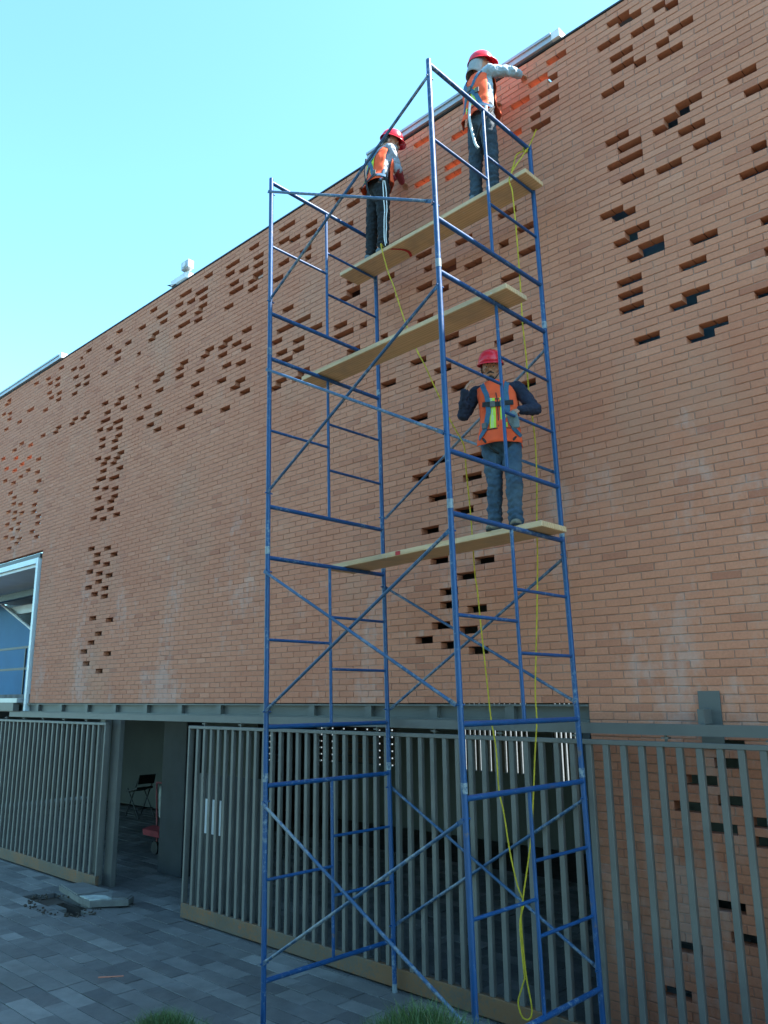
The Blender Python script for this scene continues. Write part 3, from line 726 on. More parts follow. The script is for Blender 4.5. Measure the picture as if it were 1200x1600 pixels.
# planks
def plank(label, a0, y0, y1, zb0, a1, zb1, th, mark=None, yr=0.0):
    """corner points at left/right ends; lies on the frame bars"""
    p = empty('scaffold_plank', ((a0 + a1) / 2, (y0 + y1) / 2, (zb0 + zb1) / 2)); tag(p, label, 'plank', 'pine planks on the scaffold')
    L = math.hypot(a1 - a0, zb1 - zb0); ang = math.atan2(zb1 - zb0, a1 - a0)
    bm = bmesh.new(); bmesh.ops.create_cube(bm, size=1)
    for v in bm.verts: v.co = (v.co.x * L, v.co.y * (y1 - y0), v.co.z * th)
    bmesh.ops.bevel(bm, geom=bm.edges[:], offset=.005, segments=1, affect='EDGES')
    me = bpy.data.meshes.new('board'); bm.to_mesh(me); bm.free(); me.materials.append(M['wood'])
    o = link('board', me, p, None, ((a0 + a1) / 2, (y0 + y1) / 2, (zb0 + zb1) / 2 + th / 2)); o.rotation_euler = (0, -ang, yr)
    for (fx, ya, yb2, side) in (mark or []):
        xx = a0 + (a1 - a0) * fx; zz = zb0 + (zb1 - zb0) * fx
        mb = MB()
        if side == 'face': mb.box(xx - .03, xx + .03, y0 - .003, y0 - .0005, zz + .006, zz + th - .006)
        else:
            n = 8
            for i in range(n):
                t0, t1 = i / n, (i + 1) / n
                f = lambda t: (xx + .10 * math.sin(t * 2.6) - .02, ya + (yb2 - ya) * t)
                (xa, y_a), (xb, y_b) = f(t0), f(t1)
                mb.add([(xa - .018, y_a, zz - .0025), (xa + .018, y_a, zz - .0025), (xb + .018, y_b, zz - .0025), (xb - .018, y_b, zz - .0025)], [(0, 1, 2, 3)])
        mb.build('red_paint_mark', M['redpaint'], p)
    return p
def bz(a, v, z): q = S(a, v, z); return q.z
PL3 = plank('highest pine plank carrying two workers', -.47, -.59, -.285, bz(0, .8, 6 + D2) + .0095, 2.10, bz(1, .8, 6 + D2) + .0175, .048, [(.32, -.57, -.30, 'under')])
PL2 = plank('empty middle pine plank between the other two', -.41, -1.20, -.885, bz(0, .5, 4 + DT) + .017, 2.225, bz(1, .5, 4 + DT) + .025, .048)
PL1 = plank('lowest pine plank carrying the worker in jeans', -.36, -.865, -.48, bz(0, .7, 2 + DT) + .016, 2.235, bz(1, .7, 2 + DT) + .026, .05, [(.385, 0, 0, 'face')])

# ropes
def smooth_path(pts, n=6):
    P = [Vector(p) for p in pts]; out = []
    for i in range(len(P) - 1):
        p0, p1, p2, p3 = P[max(i - 1, 0)], P[i], P[i + 1], P[min(i + 2, len(P) - 1)]
        for k in range(n):
            t = k / n
            out.append(.5 * ((2 * p1) + (p2 - p0) * t + (2 * p0 - 5 * p1 + 4 * p2 - p3) * t * t + (3 * p1 - p0 - 3 * p2 + p3) * t ** 3))
    out.append(P[-1]); return out
def rope(name, label, pts, parts=()):
    path = smooth_path(pts); mb = MB()
    # three twisted strands
    L = 0; acc = [0]
    for a, b in zip(path, path[1:]): L += (b - a).length; acc.append(L)
    dense = []; i = 0; s = 0
    while s < L:
        while i < len(acc) - 2 and acc[i + 1] < s: i += 1
        t = (s - acc[i]) / max(acc[i + 1] - acc[i], 1e-6); dense.append(path[i].lerp(path[i + 1], t)); s += .02
    for k in range(3):
        pp = []
        a = None
        for j, p in enumerate(dense):
            d = (dense[min(j + 1, len(dense) - 1)] - dense[max(j - 1, 0)]).normalized()
            if a is None: a = d.orthogonal().normalized()
            a = (a - d * a.dot(d)).normalized(); b = d.cross(a); th = j * 1.1 + k * 2.094
            pp.append(p + (a * math.cos(th) + b * math.sin(th)) * .0034)
        mb.tube(pp, .0040, 5)
    e = empty(name, dense[-1]); tag(e, label, 'rope', 'yellow ropes hanging in the scaffold'); mb.build('strand', M['rope'], e)
    for nm, pts2 in parts: MB().tube(smooth_path(pts2, 5), .007, 6).build(nm, M['rope'], e)
    return e
R1 = [(2.07,-0.30,8.003),(1.985,-0.325,7.832),(1.95,-0.63,7.364),(1.97,-0.635,7.176),(1.98,-0.62,6.774),(1.98,-0.60,6.253),(1.97,-0.58,5.848),(1.97,-0.55,5.524),(1.96,-0.52,5.187),(1.97,-0.48,4.782),(1.95,-0.45,4.433),(1.92,-0.44,4.025),(1.90,-0.44,3.594),(1.86,-0.44,3.086),(1.82,-0.45,2.548),(1.82,-0.45,2.311),(1.79,-0.46,2.021),(1.77,-0.48,1.712),(1.73,-0.50,1.329),(1.65,-0.52,0.923),(1.62,-0.52,0.733),(1.65,-0.53,0.356),(1.69,-0.53,0.137),(1.67,-0.53,0.045),(1.60,-0.53,0.036),(1.57,-0.54,0.132),(1.60,-0.54,0.224),(1.65,-0.54,0.341)]
R2 = [(0.10,-0.42,7.415),(0.19,-0.56,7.415),(0.215,-0.605,7.37),(0.32,-0.61,7.013),(0.41,-0.62,6.798),(0.57,-0.64,6.352),(0.74,-0.66,5.967),(0.85,-0.66,5.753),(0.95,-0.66,5.532),(1.03,-0.64,5.335),(1.11,-0.62,5.135),(1.18,-0.60,4.985),(1.23,-0.55,4.830),(1.22,-0.52,4.603),(1.20,-0.46,4.317),(1.20,-0.44,4.091),(1.21,-0.44,3.843),(1.22,-0.44,3.618),(1.25,-0.45,3.447),(1.28,-0.46,3.151),(1.32,-0.47,2.777),(1.34,-0.47,2.553),(1.37,-0.48,2.306),(1.41,-0.48,2.065),(1.43,-0.49,1.735),(1.48,-0.50,1.543),(1.53,-0.51,1.257),(1.59,-0.51,1.005),(1.65,-0.52,0.876),(1.62,-0.54,0.712),(1.64,-0.54,0.357),(1.65,-0.54,0.301)]
kn = S(1, .985, 6 + DT)
knot = [(kn + Vector((.02 * math.cos(t) - .02, .012 * (t - 9) / 9 - .02, .034 * math.sin(t)))) for t in [i * .7 for i in range(27)]]
tail = [kn + Vector((-.03, -.02, -.02)), kn + Vector((-.10, -.06, -.05)), kn + Vector((-.13, -.08, -.16)), kn + Vector((-.15, -.09, -.22)), kn + Vector((-.10, -.07, -.16))]
rope('yellow_rope', 'yellow rope knotted to the top corner of the scaffold', R1, [('knot', knot), ('tail', tail)])
rope('yellow_rope', "yellow rope hanging from the feet of the worker in striped trousers", R2)
# ------------------------------------------------------------------ people
def cloth(name, col, var=.25, scale=14, rough=.85, col2=None):
    return simple(name, col, rough, var, scale, bmp=.35, bscale=220, col2=col2)
M['skin'] = simple('skin', (.46, .215, .13), .55, .12, 12, bmp=.08, bscale=120)
M['vest'] = cloth('orange_vest', (.92, .105, .026), .12, 9)
M['lime'] = cloth('lime_strip', (.55, .72, .06), .1, 30)
M['silver'] = cloth('silver_strip', (.55, .58, .58), .15, 30, .35)
M['navy'] = cloth('navy_knit', (.012, .016, .04), .3, 10)
M['jeans'] = cloth('blue_denim', (.026, .055, .095), .3, 7, col2=(.055, .092, .132))
M['darkjeans'] = cloth('dark_denim', (.018, .03, .045), .3, 8, col2=(.04, .06, .08))
M['blackcloth'] = cloth('black_cloth', (.010, .011, .014), .3, 10)
M['paleshirt'] = cloth('pale_blue_shirt', (.36, .45, .52), .2, 12)
M['greyshirt'] = cloth('grey_blue_shirt', (.30, .34, .40), .2, 12)
M['maroon'] = cloth('maroon_sleeve', (.26, .03, .045), .25, 12)
M['strap'] = cloth('blue_webbing', (.045, .13, .22), .25, 40)
M['darkstrap'] = cloth('black_webbing', (.02, .022, .026), .25, 40)
M['shoe'] = cloth('dusty_shoe', (.20, .165, .12), .4, 25)
M['greyshoe'] = cloth('grey_shoe', (.16, .18, .19), .3, 25)
M['hat'] = simple('red_hard_hat', (.78, .018, .040), .28, .08, 4, bmp=0)
M['greycap'] = cloth('grey_cap', (.33, .34, .35), .2, 20)
M['hair'] = simple('dark_hair', (.018, .013, .010), .6, .3, 60, bmp=.5, bscale=200)
M['eyewhite'] = simple('eye_white', (.6, .58, .55), .3, .05, 5, bmp=0)
M['glove'] = cloth('grey_glove', (.16, .19, .19), .3, 30)

def remesh(mb, name, mat, parent, vox=.012, wr=0.0, wfreq=14, stretch=(1, 1, .55), smooth=3, seed=0.0):
    """union of the collected shapes as one continuous surface, folds added along the normals"""
    o = link('tmp_' + name, mb.mesh('tmp'))
    md = o.modifiers.new('r', 'REMESH'); md.mode = 'VOXEL'; md.voxel_size = vox; md.use_smooth_shade = True
    if smooth:
        s2 = o.modifiers.new('s', 'SMOOTH'); s2.factor = .5; s2.iterations = smooth
    dg = bpy.context.evaluated_depsgraph_get(); dg.update()
    me = bpy.data.meshes.new_from_object(o.evaluated_get(dg)); bpy.data.objects.remove(o, do_unlink=True)
    if wr:
        n = len(me.vertices); co = np.empty(n * 3); me.vertices.foreach_get('co', co); co = co.reshape(-1, 3)
        no = np.array([v.normal[:] for v in me.vertices])
        for i in range(n):
            p = co[i]; q = Vector((p[0] * wfreq * stretch[0] + seed, p[1] * wfreq * stretch[1], p[2] * wfreq * stretch[2]))
            a = mnoise.noise(q); b = 1 - abs(mnoise.noise(q * 1.9 + Vector((5, 1, 2)))) * 2
            co[i] = p + no[i] * (wr * (a * .7 + b * .5 - .25))
        me.vertices.foreach_set('co', co.ravel()); me.update()
    for p in me.polygons: p.use_smooth = True
    me.name = name
    return link(name, me, parent, mat)

def V(*a): return Vector(a)

def hand(mb, wrist, hd, palm_n, side, curl=.6, sc=1.0):
    """palm with four fingers and a thumb; hd = pointing direction, palm_n = palm normal, side = thumb side (+1/-1)"""
    hd = Vector(hd).normalized(); palm_n = Vector(palm_n); palm_n = (palm_n - hd * palm_n.dot(hd)).normalized()
    lat = hd.cross(palm_n).normalized() * side
    w = Vector(wrist); pc = w + hd * .05 * sc
    mb.capsule(w, w + hd * .02, .024 * sc, .026 * sc)
    mb.ell(pc, hd * .050 * sc, lat * .040 * sc, palm_n * .017 * sc, 16, 10)
    for i, (o, L) in enumerate(((.029, .072), (.010, .082), (-.010, .076), (-.028, .060))):
        p = w + hd * (.086 * sc) + lat * o * sc; d = hd + lat * o * 1.5; d.normalize()
        a = curl * (.55 + .12 * i)
        p1 = p + (d * math.cos(a) + palm_n * math.sin(a)) * L * .45 * sc
        p2 = p1 + (d * math.cos(a * 2.1) + palm_n * math.sin(a * 2.1)) * L * .32 * sc
        p3 = p2 + (d * math.cos(a * 2.9) + palm_n * math.sin(a * 2.9)) * L * .25 * sc
        mb.capsule(p - d * .02 * sc, p1, .0095 * sc, .0088 * sc, 8, 3); mb.capsule(p1, p2, .0088 * sc, .008 * sc, 8, 3); mb.capsule(p2, p3, .008 * sc, .0068 * sc, 8, 3)
    t0 = w + hd * .028 * sc + lat * .030 * sc; t1 = t0 + (hd * .7 + lat * .7 + palm_n * .25).normalized() * .036 * sc
    t2 = t1 + (hd * .9 + lat * .25 + palm_n * .45).normalized() * .032 * sc
    mb.capsule(w + hd * .02 * sc + lat * .012 * sc, t0, .014 * sc, .012 * sc, 8, 3); mb.capsule(t0, t1, .0115 * sc, .010 * sc, 8, 3); mb.capsule(t1, t2, .010 * sc, .008 * sc, 8, 3)

def ribbon(bvh, pts, width, off=.006, sm=2):
    """flat webbing that follows the clothes"""
    path = smooth_path(pts, 10); out = []
    for p in path:
        h = bvh.find_nearest(p)
        if h[0] is None: continue
        nn = h[1]
        if nn.dot(p - h[0]) < 0 and (p - h[0]).length > .05: nn = nn
        out.append((h[0] + nn * off, nn))
    mb = MB(); vs = []
    # light smoothing
    for _ in range(sm):
        out = [out[0]] + [((out[i - 1][0] + out[i][0] * 2 + out[i + 1][0]) / 4, (out[i - 1][1] + out[i][1] + out[i + 1][1]).normalized()) for i in range(1, len(out) - 1)] + [out[-1]]
    for i, (p, nn) in enumerate(out):
        t = (out[min(i + 1, len(out) - 1)][0] - out[max(i - 1, 0)][0])
        if t.length < 1e-6: t = Vector((0, 0, 1))
        s = t.normalized().cross(nn).normalized() * width / 2
        vs += [p - s - nn * .002, p + s - nn * .002, p + s + nn * .002, p - s + nn * .002]
    fs = [(i * 4 + k, i * 4 + (k + 1) % 4, i * 4 + 4 + (k + 1) % 4, i * 4 + 4 + k) for i in range(len(out) - 1) for k in range(4)]
    mb.add(vs, fs); e = len(out) - 1; mb.add(vs, [(3, 2, 1, 0), (e * 4, e * 4 + 1, e * 4 + 2, e * 4 + 3)])
    return mb

def person(label, J, cfg):
    base = V((J['ankL'][0] + J['ankR'][0]) / 2, (J['ankL'][1] + J['ankR'][1]) / 2, min(J['ankL'][2], J['ankR'][2]) - .09)
    root = empty('person', base); tag(root, label, 'person', 'workers in orange vests on the scaffold')
    J = {k: Vector(v) for k, v in J.items()}
    F = Vector((cfg['face'][0], cfg['face'][1], 0)).normalized(); Rv = Vector((F.y, -F.x, 0)); U = V(0, 0, 1)     # Rv: the person's right
    Fh = Vector(cfg.get('look', cfg['face'] + (0,))).normalized(); Rh = Fh.cross(U).normalized(); Uh = Rh.cross(Fh).normalized()
    hd = J['head']
    # ---- body: one continuous skin surface
    b = MB()
    b.ell(hd + Uh * .025 - Fh * .008, Rh * .076, Fh * .096, Uh * .098)
    b.ell(hd + Fh * .022 - Uh * .055, Rh * .058, Fh * .068, Uh * .062)
    b.ell(hd + Fh * .070 - Uh * .095, Rh * .026, Fh * .020, Uh * .020, 12, 8)
    b.capsule(hd + Fh * .090 + Uh * .012, hd + Fh * .112 - Uh * .026, .009, .015, 10, 4)
    b.ell(hd + Fh * .090 - Uh * .058, Rh * .026, Fh * .012, Uh * .010, 10, 6)
    b.capsule(hd + Fh * .084 + Uh * .030 + Rh * .035, hd + Fh * .084 + Uh * .030 - Rh * .035, .012, .012, 8, 3)
    for s in (-1, 1):
        b.ell(hd + Rh * .077 * s - Fh * .005 - Uh * .012, Rh * .010, Fh * .020, Uh * .032, 10, 8)
        b.ell(hd + Fh * .062 + Rh * .042 * s - Uh * .028, Rh * .022, Fh * .020, Uh * .020, 10, 6)
    b.capsule(hd - Uh * .05 - Fh * .015, J['neck'], .056, .058)
    b.loft([(J['pelvis'] - U * .06, Rv, F, .12, .085), (J['pelvis'] + U * .08, Rv, F, .125, .085), (J['chest'], Rv, F, .135, .09), (J['neck'] - U * .06, Rv, F, .13, .07), (J['neck'], Rv, F, .05, .05)], 20)
    for s in 'LR':
        b.capsule(J['sh' + s], J['el' + s], .040, .032); b.capsule(J['el' + s], J['wr' + s], .034, .023)
        b.capsule(J['neck'] - U * .05, J['sh' + s], .05, .042)
        b.capsule(J['hip' + s], J['kn' + s], .066, .046); b.capsule(J['kn' + s], J['ank' + s], .046, .034)
        h = cfg['hand' + s]; hand(b, J['wr' + s], h[0], h[1], h[2], h[3], .92)
    body = remesh(b, 'body', M['skin'], root, .0062, smooth=2)
    # ---- trousers
    t = MB(); pel = J['pelvis']
    t.ell(pel - U * .02, Rv * .165, F * .118, U * .12)
    t.loft([(pel - U * .02, Rv, F, .158, .112), (pel + U * .10, Rv, F, .150, .108)], 20)
    for s in 'LR':
        k = 1 if s == 'R' else -1
        t.capsule(J['hip' + s] + U * .0, J['kn' + s], .096, .070); t.capsule(J['kn' + s], J['ank' + s] + U * .02, .071, .060)
        t.capsule(J['kn' + s].lerp(J['ank' + s], .75), J['ank' + s] - U * .01, .062, .066)
    tro = remesh(t, 'trousers', cfg['trousers'], root, .0105, .016, 17, (.8, .8, 1.15), 1, 3.1)
    for vert in tro.data.vertices:                     # bunched cloth over the shoes and behind the knees
        p = vert.co; s = 'L' if (p - J['ankL']).length + (p - J['knL']).length < (p - J['ankR']).length + (p - J['knR']).length else 'R'
        ha = p.z - J['ank' + s].z; hk = p.z - J['kn' + s].z
        wv = math.exp(-((ha - .03) / .11) ** 2) + .55 * math.exp(-((hk + .02) / .10) ** 2)
        if wv > .05:
            c = J['ank' + s].lerp(J['kn' + s], max(0, min(1, ha / .36))); d = p - c; d.z = 0
            ph = mnoise.noise(Vector((p.x * 9, p.y * 9, p.z * 3 + 2))) * 5 + math.atan2(d.y, d.x)
            if d.length > 1e-5: vert.co = p + d.normalized() * (.006 * wv * math.sin(p.z * 105 + ph * 1.6))
    # ---- shirt
    sh = MB()
    sh.loft([(pel + U * .02, Rv, F, .150, .108), (pel + U * .14, Rv, F, .150, .105), (J['chest'], Rv, F, .165, .115), (J['neck'] - U * .10, Rv, F, .175, .095), (J['neck'] - U * .03, Rv, F, .09, .07), (J['neck'] + U * .02, Rv, F, .062, .062)], 24)
    lower = MB()
    for s in 'LR':
        sh.capsule(J['neck'] - U * .07, J['sh' + s], .075, .066); sh.capsule(J['sh' + s], J['el' + s], .066, .052)
        tgt = lower if cfg.get('cuffs') else sh
        tgt.capsule(J['el' + s], J['wr' + s], .053, .038)
    remesh(sh, 'shirt', cfg['shirt'], root, .010, .015, 22, (1, 1, 1), 1, 7.7)
    if cfg.get('cuffs'): remesh(lower, 'sleeve', cfg['cuffs'], root, .010, .006, 24, (1, 1, 1), 2, 1.7)
    # ---- vest
    v = MB(); ch = J['chest']; nk = J['neck']
    low = pel + (ch - pel) * cfg.get('hem', -.10)
    mid = pel + (ch - pel) * .5
    rings = [(low, Rv, F, .205, .158), (pel + (ch - pel) * .2, Rv, F, .182, .137), (mid, Rv, F, .176, .130), (ch, Rv, F, .186, .136),
             (ch.lerp(nk, .45), Rv, F, .184, .122), (ch.lerp(nk, .72), Rv, F, .165, .103), (ch.lerp(nk, .92), Rv, F, .115, .088), (nk + U * .012, Rv, F, .076, .074)]
    # densify
    dense = []
    for i in range(len(rings) - 1):
        for k in range(5):
            q = k / 5; a_, b_ = rings[i], rings[i + 1]; dense.append((a_[0].lerp(b_[0], q), Rv, F, a_[3] + (b_[3] - a_[3]) * q, a_[4] + (b_[4] - a_[4]) * q))
    dense.append(rings[-1])
    v.loft(dense, 48, (False, False), 2.4)
    full = BVHTree.FromPolygons([Vector(q) for q in v.v], v.f)
    keep = [f for i, f in enumerate(v.f) if abs(math.cos(2 * math.pi * ((i % 48) + .5) / 48)) < cfg.get('cut', .83) or i // 48 > 26]
    v.f = keep; v.sm = [True] * len(keep)
    me = v.mesh('vest')
    for vert in me.vertices:
        p = vert.co; d = (p - mid); d.z = 0
        q = Vector((p.x * 11 + 3, p.y * 11, p.z * 7)); w = .016 * mnoise.noise(q) + .010 * mnoise.noise(q * 2.3)
        drop = max(0, (mid.z - p.z)) * .05 * math.sin(math.atan2(d.dot(F), d.dot(Rv)) * 5)
        vert.co = p + d.normalized() * (w + drop)
    me.update(); bvh_me = full
    vest = link('vest', me, root, M['vest'])
    sd = vest.modifiers.new('t', 'SOLIDIFY'); sd.thickness = .004; sd.offset = 1
    def at(rx, fz, h):            # point near the torso: right offset, front(+)/back(-), height 0 pelvis..1 chest..1.6 neck
        c = pel.lerp(ch, min(h, 1)) if h <= 1 else ch.lerp(nk, (h - 1) / .6)
        return c + Rv * rx + F * fz
    for mname, mt, wd, paths in cfg['strips']:
        for pth in paths: ribbon(bvh_me, [at(*q) for q in pth], wd, .007).build(mname, mt, vest)
    harness = None
    hz = [ribbon(bvh_me, [at(*q) for q in pth], wd, .013) for wd, pth in cfg['harness']]
    if hz:
        harness = empty('harness', pel, root)
        for mbx in hz: mbx.build('strap', M['strap'], harness)
        for wd, pth in cfg['belts']: ribbon(bvh_me, [at(*q) for q in pth], wd, .016).build('belt', M['darkstrap'], harness)
        for q in cfg.get('buckles', []):
            h = bvh_me.find_nearest(at(*q)); a = h[0] + h[1] * .022; tx = h[1].cross(U).normalized()
            MB().obox(a, tx * .022, U * .026, h[1] * .005).build('buckle', M['steel'], harness)
        for nm, mt, pts, r in cfg.get('hang', []):
            MB().tube(smooth_path([pel + Rv * p[0] + F * p[1] + U * p[2] for p in pts], 6), r, 6).build(nm, mt, harness)
    # ---- hard hat
    hc = hd + Uh * .050
    htm = MB(); vs = []; n = 36; hh = 12
    for i in range(hh + 1):
        ph = math.pi / 2 * i / hh
        for k in range(n):
            th = 2 * math.pi * k / n; ca, sa = math.cos(th), math.sin(th)
            rr = math.cos(ph) ** .8 if ph < 1.57 else 0.0; z = math.sin(ph) ** .92 * .128
            rid = 1 + .045 * math.exp(-((abs(ca) - 0) / .16) ** 2) * (math.sin(ph) ** .5)
            vs.append(hc + Rh * (ca * .112 * rr) + Fh * (sa * .134 * rr) + Uh * (z * rid))
    htm.add(vs, [(i * n + k, i * n + (k + 1) % n, (i + 1) * n + (k + 1) % n, (i + 1) * n + k) for i in range(hh) for k in range(n)], True)
    hat = htm.build('hard_hat', M['hat'], root); sd = hat.modifiers.new('t', 'SOLIDIFY'); sd.thickness = .004
    br = MB(); vs = []
    sgn = -1 if cfg.get('hat_back') else 1
    for r_ in (0, 1, 2):
        for k in range(n):
            th = 2 * math.pi * k / n; ca, sa = math.cos(th), math.sin(th)
            ext = .010 + .045 * max(0, sgn * sa) ** 1.6
            e = (0, ext, ext * .98)[r_]; dz = (.004, -.010 - .014 * max(0, sgn * sa), -.016 - .014 * max(0, sgn * sa))[r_]
            vs.append(hc + Rh * (ca * (.112 + e)) + Fh * (sa * (.134 + e)) + Uh * dz)
    br.add(vs, [(i * n + (k + 1) % n, i * n + k, (i + 1) * n + k, (i + 1) * n + (k + 1) % n) for i in (0, 1) for k in range(n)], True)
    bo = br.build('brim', M['hat'], hat); sd = bo.modifiers.new('t', 'SOLIDIFY'); sd.thickness = .004
    # ---- face, hair
    for s in (-1, 1):
        MB().ell(hd + Fh * .082 + Rh * .032 * s + Uh * .005, Rh * .013, Fh * .008, Uh * .006, 10, 8).build('eye', M['eyewhite'], body)
        MB().ell(hd + Fh * .0895 + Rh * .032 * s + Uh * .005, Rh * .005, Fh * .002, Uh * .005, 8, 6).build('pupil', M['hair'], body)
        MB().capsule(hd + Fh * .093 + Rh * .018 * s + Uh * .030, hd + Fh * .082 + Rh * .050 * s + Uh * .028, .005, .003, 8, 3).build('eyebrow', M['hair'], body)
    if cfg.get('moustache'):
        MB().capsule(hd + Fh * .101 + Rh * .002 - Uh * .044, hd + Fh * .090 + Rh * .030 - Uh * .054, .009, .005, 8, 4).capsule(hd + Fh * .101 - Rh * .002 - Uh * .044, hd + Fh * .090 - Rh * .030 - Uh * .054, .009, .005, 8, 4).build('moustache', M['hair'], body)
        MB().ell(hd + Fh * .078 - Uh * .092, Rh * .030, Fh * .022, Uh * .020, 12, 8).build('beard', M['hair'], body)
    MB().ell(hd + Uh * .02 - Fh * .028, Rh * .080, Fh * .080, Uh * .078).build('hair', M['hair'], body)
    if cfg.get('strap'):
        for s in (-1, 1):
            MB().tube(smooth_path([hd + Rh * .088 * s + Uh * .05, hd + Rh * .078 * s + Fh * .03 - Uh * .04, hd + Rh * .03 * s + Fh * .07 - Uh * .108, hd + Fh * .078 - Uh * .118], 5), .005, 6).build('chin_strap', M['darkstrap'], hat)
    if cfg.get('flap'):
        fp = MB(); rr = []
        for i in range(6):
            q = i / 5; rr.append((hd - Fh * (.030 + .045 * q) + Uh * (.045 - .155 * q), Rh, Fh, .098 + .012 * q, .090 - .012 * q))
        fp.loft(rr, 24, (False, False)); fo = fp.build('neck_flap', M['greycap'], hat); sd = fo.modifiers.new('t', 'SOLIDIFY'); sd.thickness = .005
    if cfg.get('mask'):
        MB().ell(hd + Fh * .066 - Uh * .055, Rh * .062, Fh * .050, Uh * .045, 16, 10).build('face_mask', M['greycap'], body)
    # ---- shoes
    for s in 'LR':
        a = J['ank' + s]; fd = Vector(cfg['toe' + s]).normalized(); fd = Vector((fd.x, fd.y, 0)).normalized(); lt = V(-fd.y, fd.x, 0); gz = a.z - .088
        sm = MB(); sm.capsule(a + U * .03, a - U * .03 - fd * .01, .05, .045); c0 = V(a.x, a.y, gz)
        sm.ell(c0 + fd * .055 + U * .036, fd * .135, lt * .048, U * .040); sm.ell(c0 - fd * .03 + U * .045, fd * .055, lt * .042, U * .05); sm.ell(c0 + fd * .12 + U * .034, fd * .065, lt * .048, U * .034)
        so_ = remesh(sm, 'shoe', cfg['shoe'], root, .008, .003, 30)
        sl2 = MB(); sl2.loft([(c0 + U * .002 + fd * .05, fd, lt, .140, .046), (c0 + U * .018 + fd * .05, fd, lt, .144, .049)], 28, p=2.6); sl2.build('sole', M['darkstrap'], so_)
    return root

def full_strip(rx0, side, h0, h1, n=5): return [(rx0, side * .3, h0 + (h1 - h0) * i / n) for i in range(n + 1)]
zp3 = lambda x: bz(0, .8, 6 + D2) + .0095 + .048 + (x + .47) / 2.57 * (bz(1, .8, 6 + D2) - bz(0, .8, 6 + D2) + .008)
zp1 = lambda x: bz(0, .7, 2 + DT) + .016 + .05 + (x + .36) / 2.6 * (bz(1, .7, 2 + DT) - bz(0, .7, 2 + DT) + .01)

circle = [(.30 * math.cos(t), .30 * math.sin(t)) for t in [i * math.pi / 8 for i in range(17)]]
def waist(h): return [(c, s, h) for c, s in circle]
# worker on the lowest plank, facing the camera
person('worker in blue jeans and navy pullover facing the camera on the lowest plank',
       dict(ankL=(1.885, -.72, zp1(1.885) + .09), ankR=(1.650, -.70, zp1(1.65) + .09), knL=(1.900, -.735, 4.335), knR=(1.690, -.725, 4.340), hipL=(1.835, -.665, 4.690), hipR=(1.675, -.735, 4.700),
            pelvis=(1.755, -.70, 4.765), chest=(1.745, -.69, 5.070), neck=(1.715, -.70, 5.285), head=(1.705, -.735, 5.425),
            shL=(1.900, -.605, 5.215), shR=(1.555, -.765, 5.225), elL=(2.085, -.625, 4.965), elR=(1.455, -.845, 5.010), wrL=(2.060, -.820, 4.915), wrR=(1.545, -.930, 5.185)),
       dict(cut=.90, face=(.50, -.87), look=(.50, -.82, -.20), trousers=M['jeans'], shirt=M['navy'], shoe=M['shoe'], hem=-.30, moustache=True, strap=True,
            toeL=(.55, -.80), toeR=(.35, -.92), handL=((-.45, -.35, -.10), (-.3, .5, -.8), 1, .5), handR=((.45, .05, .9), (.5, .6, -.1), 1, .7),
            strips=[('reflective_strip', M['lime'], .026, [full_strip(.045, 1, .25, 1.15), full_strip(.098, 1, .25, 1.15), full_strip(-.045, 1, .25, 1.15), full_strip(-.098, 1, .25, 1.15)]), ('reflective_strip', M['silver'], .020, [full_strip(.0715, 1, .25, 1.15)]),
                    ('vest_piping', M['darkstrap'], .008, [full_strip(0, 1, -.2, 1.3), [(x, .3, .22) for x in (-.16, -.08, 0, .08, .16)], [(x, .3, 1.12) for x in (-.16, -.08, 0, .08, .16)]])],
            harness=[(.045, [(.10, .05, 1.5), (.115, .25, 1.2), (.12, .3, .9), (.15, .3, .55), (.20, .25, .2), (.24, .12, -.08)]), (.045, [(-.10, .05, 1.5), (-.115, .25, 1.2), (-.12, .3, .9), (-.15, .3, .55), (-.20, .25, .2), (-.24, .12, -.08)])],
            belts=[(.045, [(-.2, .22, .92), (-.12, .3, .90), (0, .3, .88), (.12, .3, .90), (.2, .22, .92)])], buckles=[(.06, .3, .89), (-.06, .3, .89), (.19, .25, .3), (-.19, .25, .3)],
            hang=[('leg_strap', M['darkstrap'], [(.175, .03, .02), (.13, .125, -.06), (.06, .10, -.14), (.02, .05, -.16)], .012), ('leg_strap', M['darkstrap'], [(-.175, .03, .02), (-.13, .125, -.06), (-.06, .10, -.14), (-.02, .05, -.16)], .012)]))
# the grey glove that he holds
gl = MB(); gl.loft([((2.02, -.905, 4.90), (1, .2, 0), (0, 0, .3), .03, .012), ((2.03, -.91, 4.86), (1, .2, 0), (-.1, 1, 0), .045, .018), ((2.04, -.90, 4.79), (1, .2, 0), (-.1, 1, 0), .05, .016), ((2.06, -.90, 4.73), (1, .2, 0), (-.1, 1, 0), .03, .012)], 14)
tag(remesh(gl, 'work_glove', M['glove'], None, .008, .004, 40), 'grey work glove held by the worker facing the camera', 'glove')

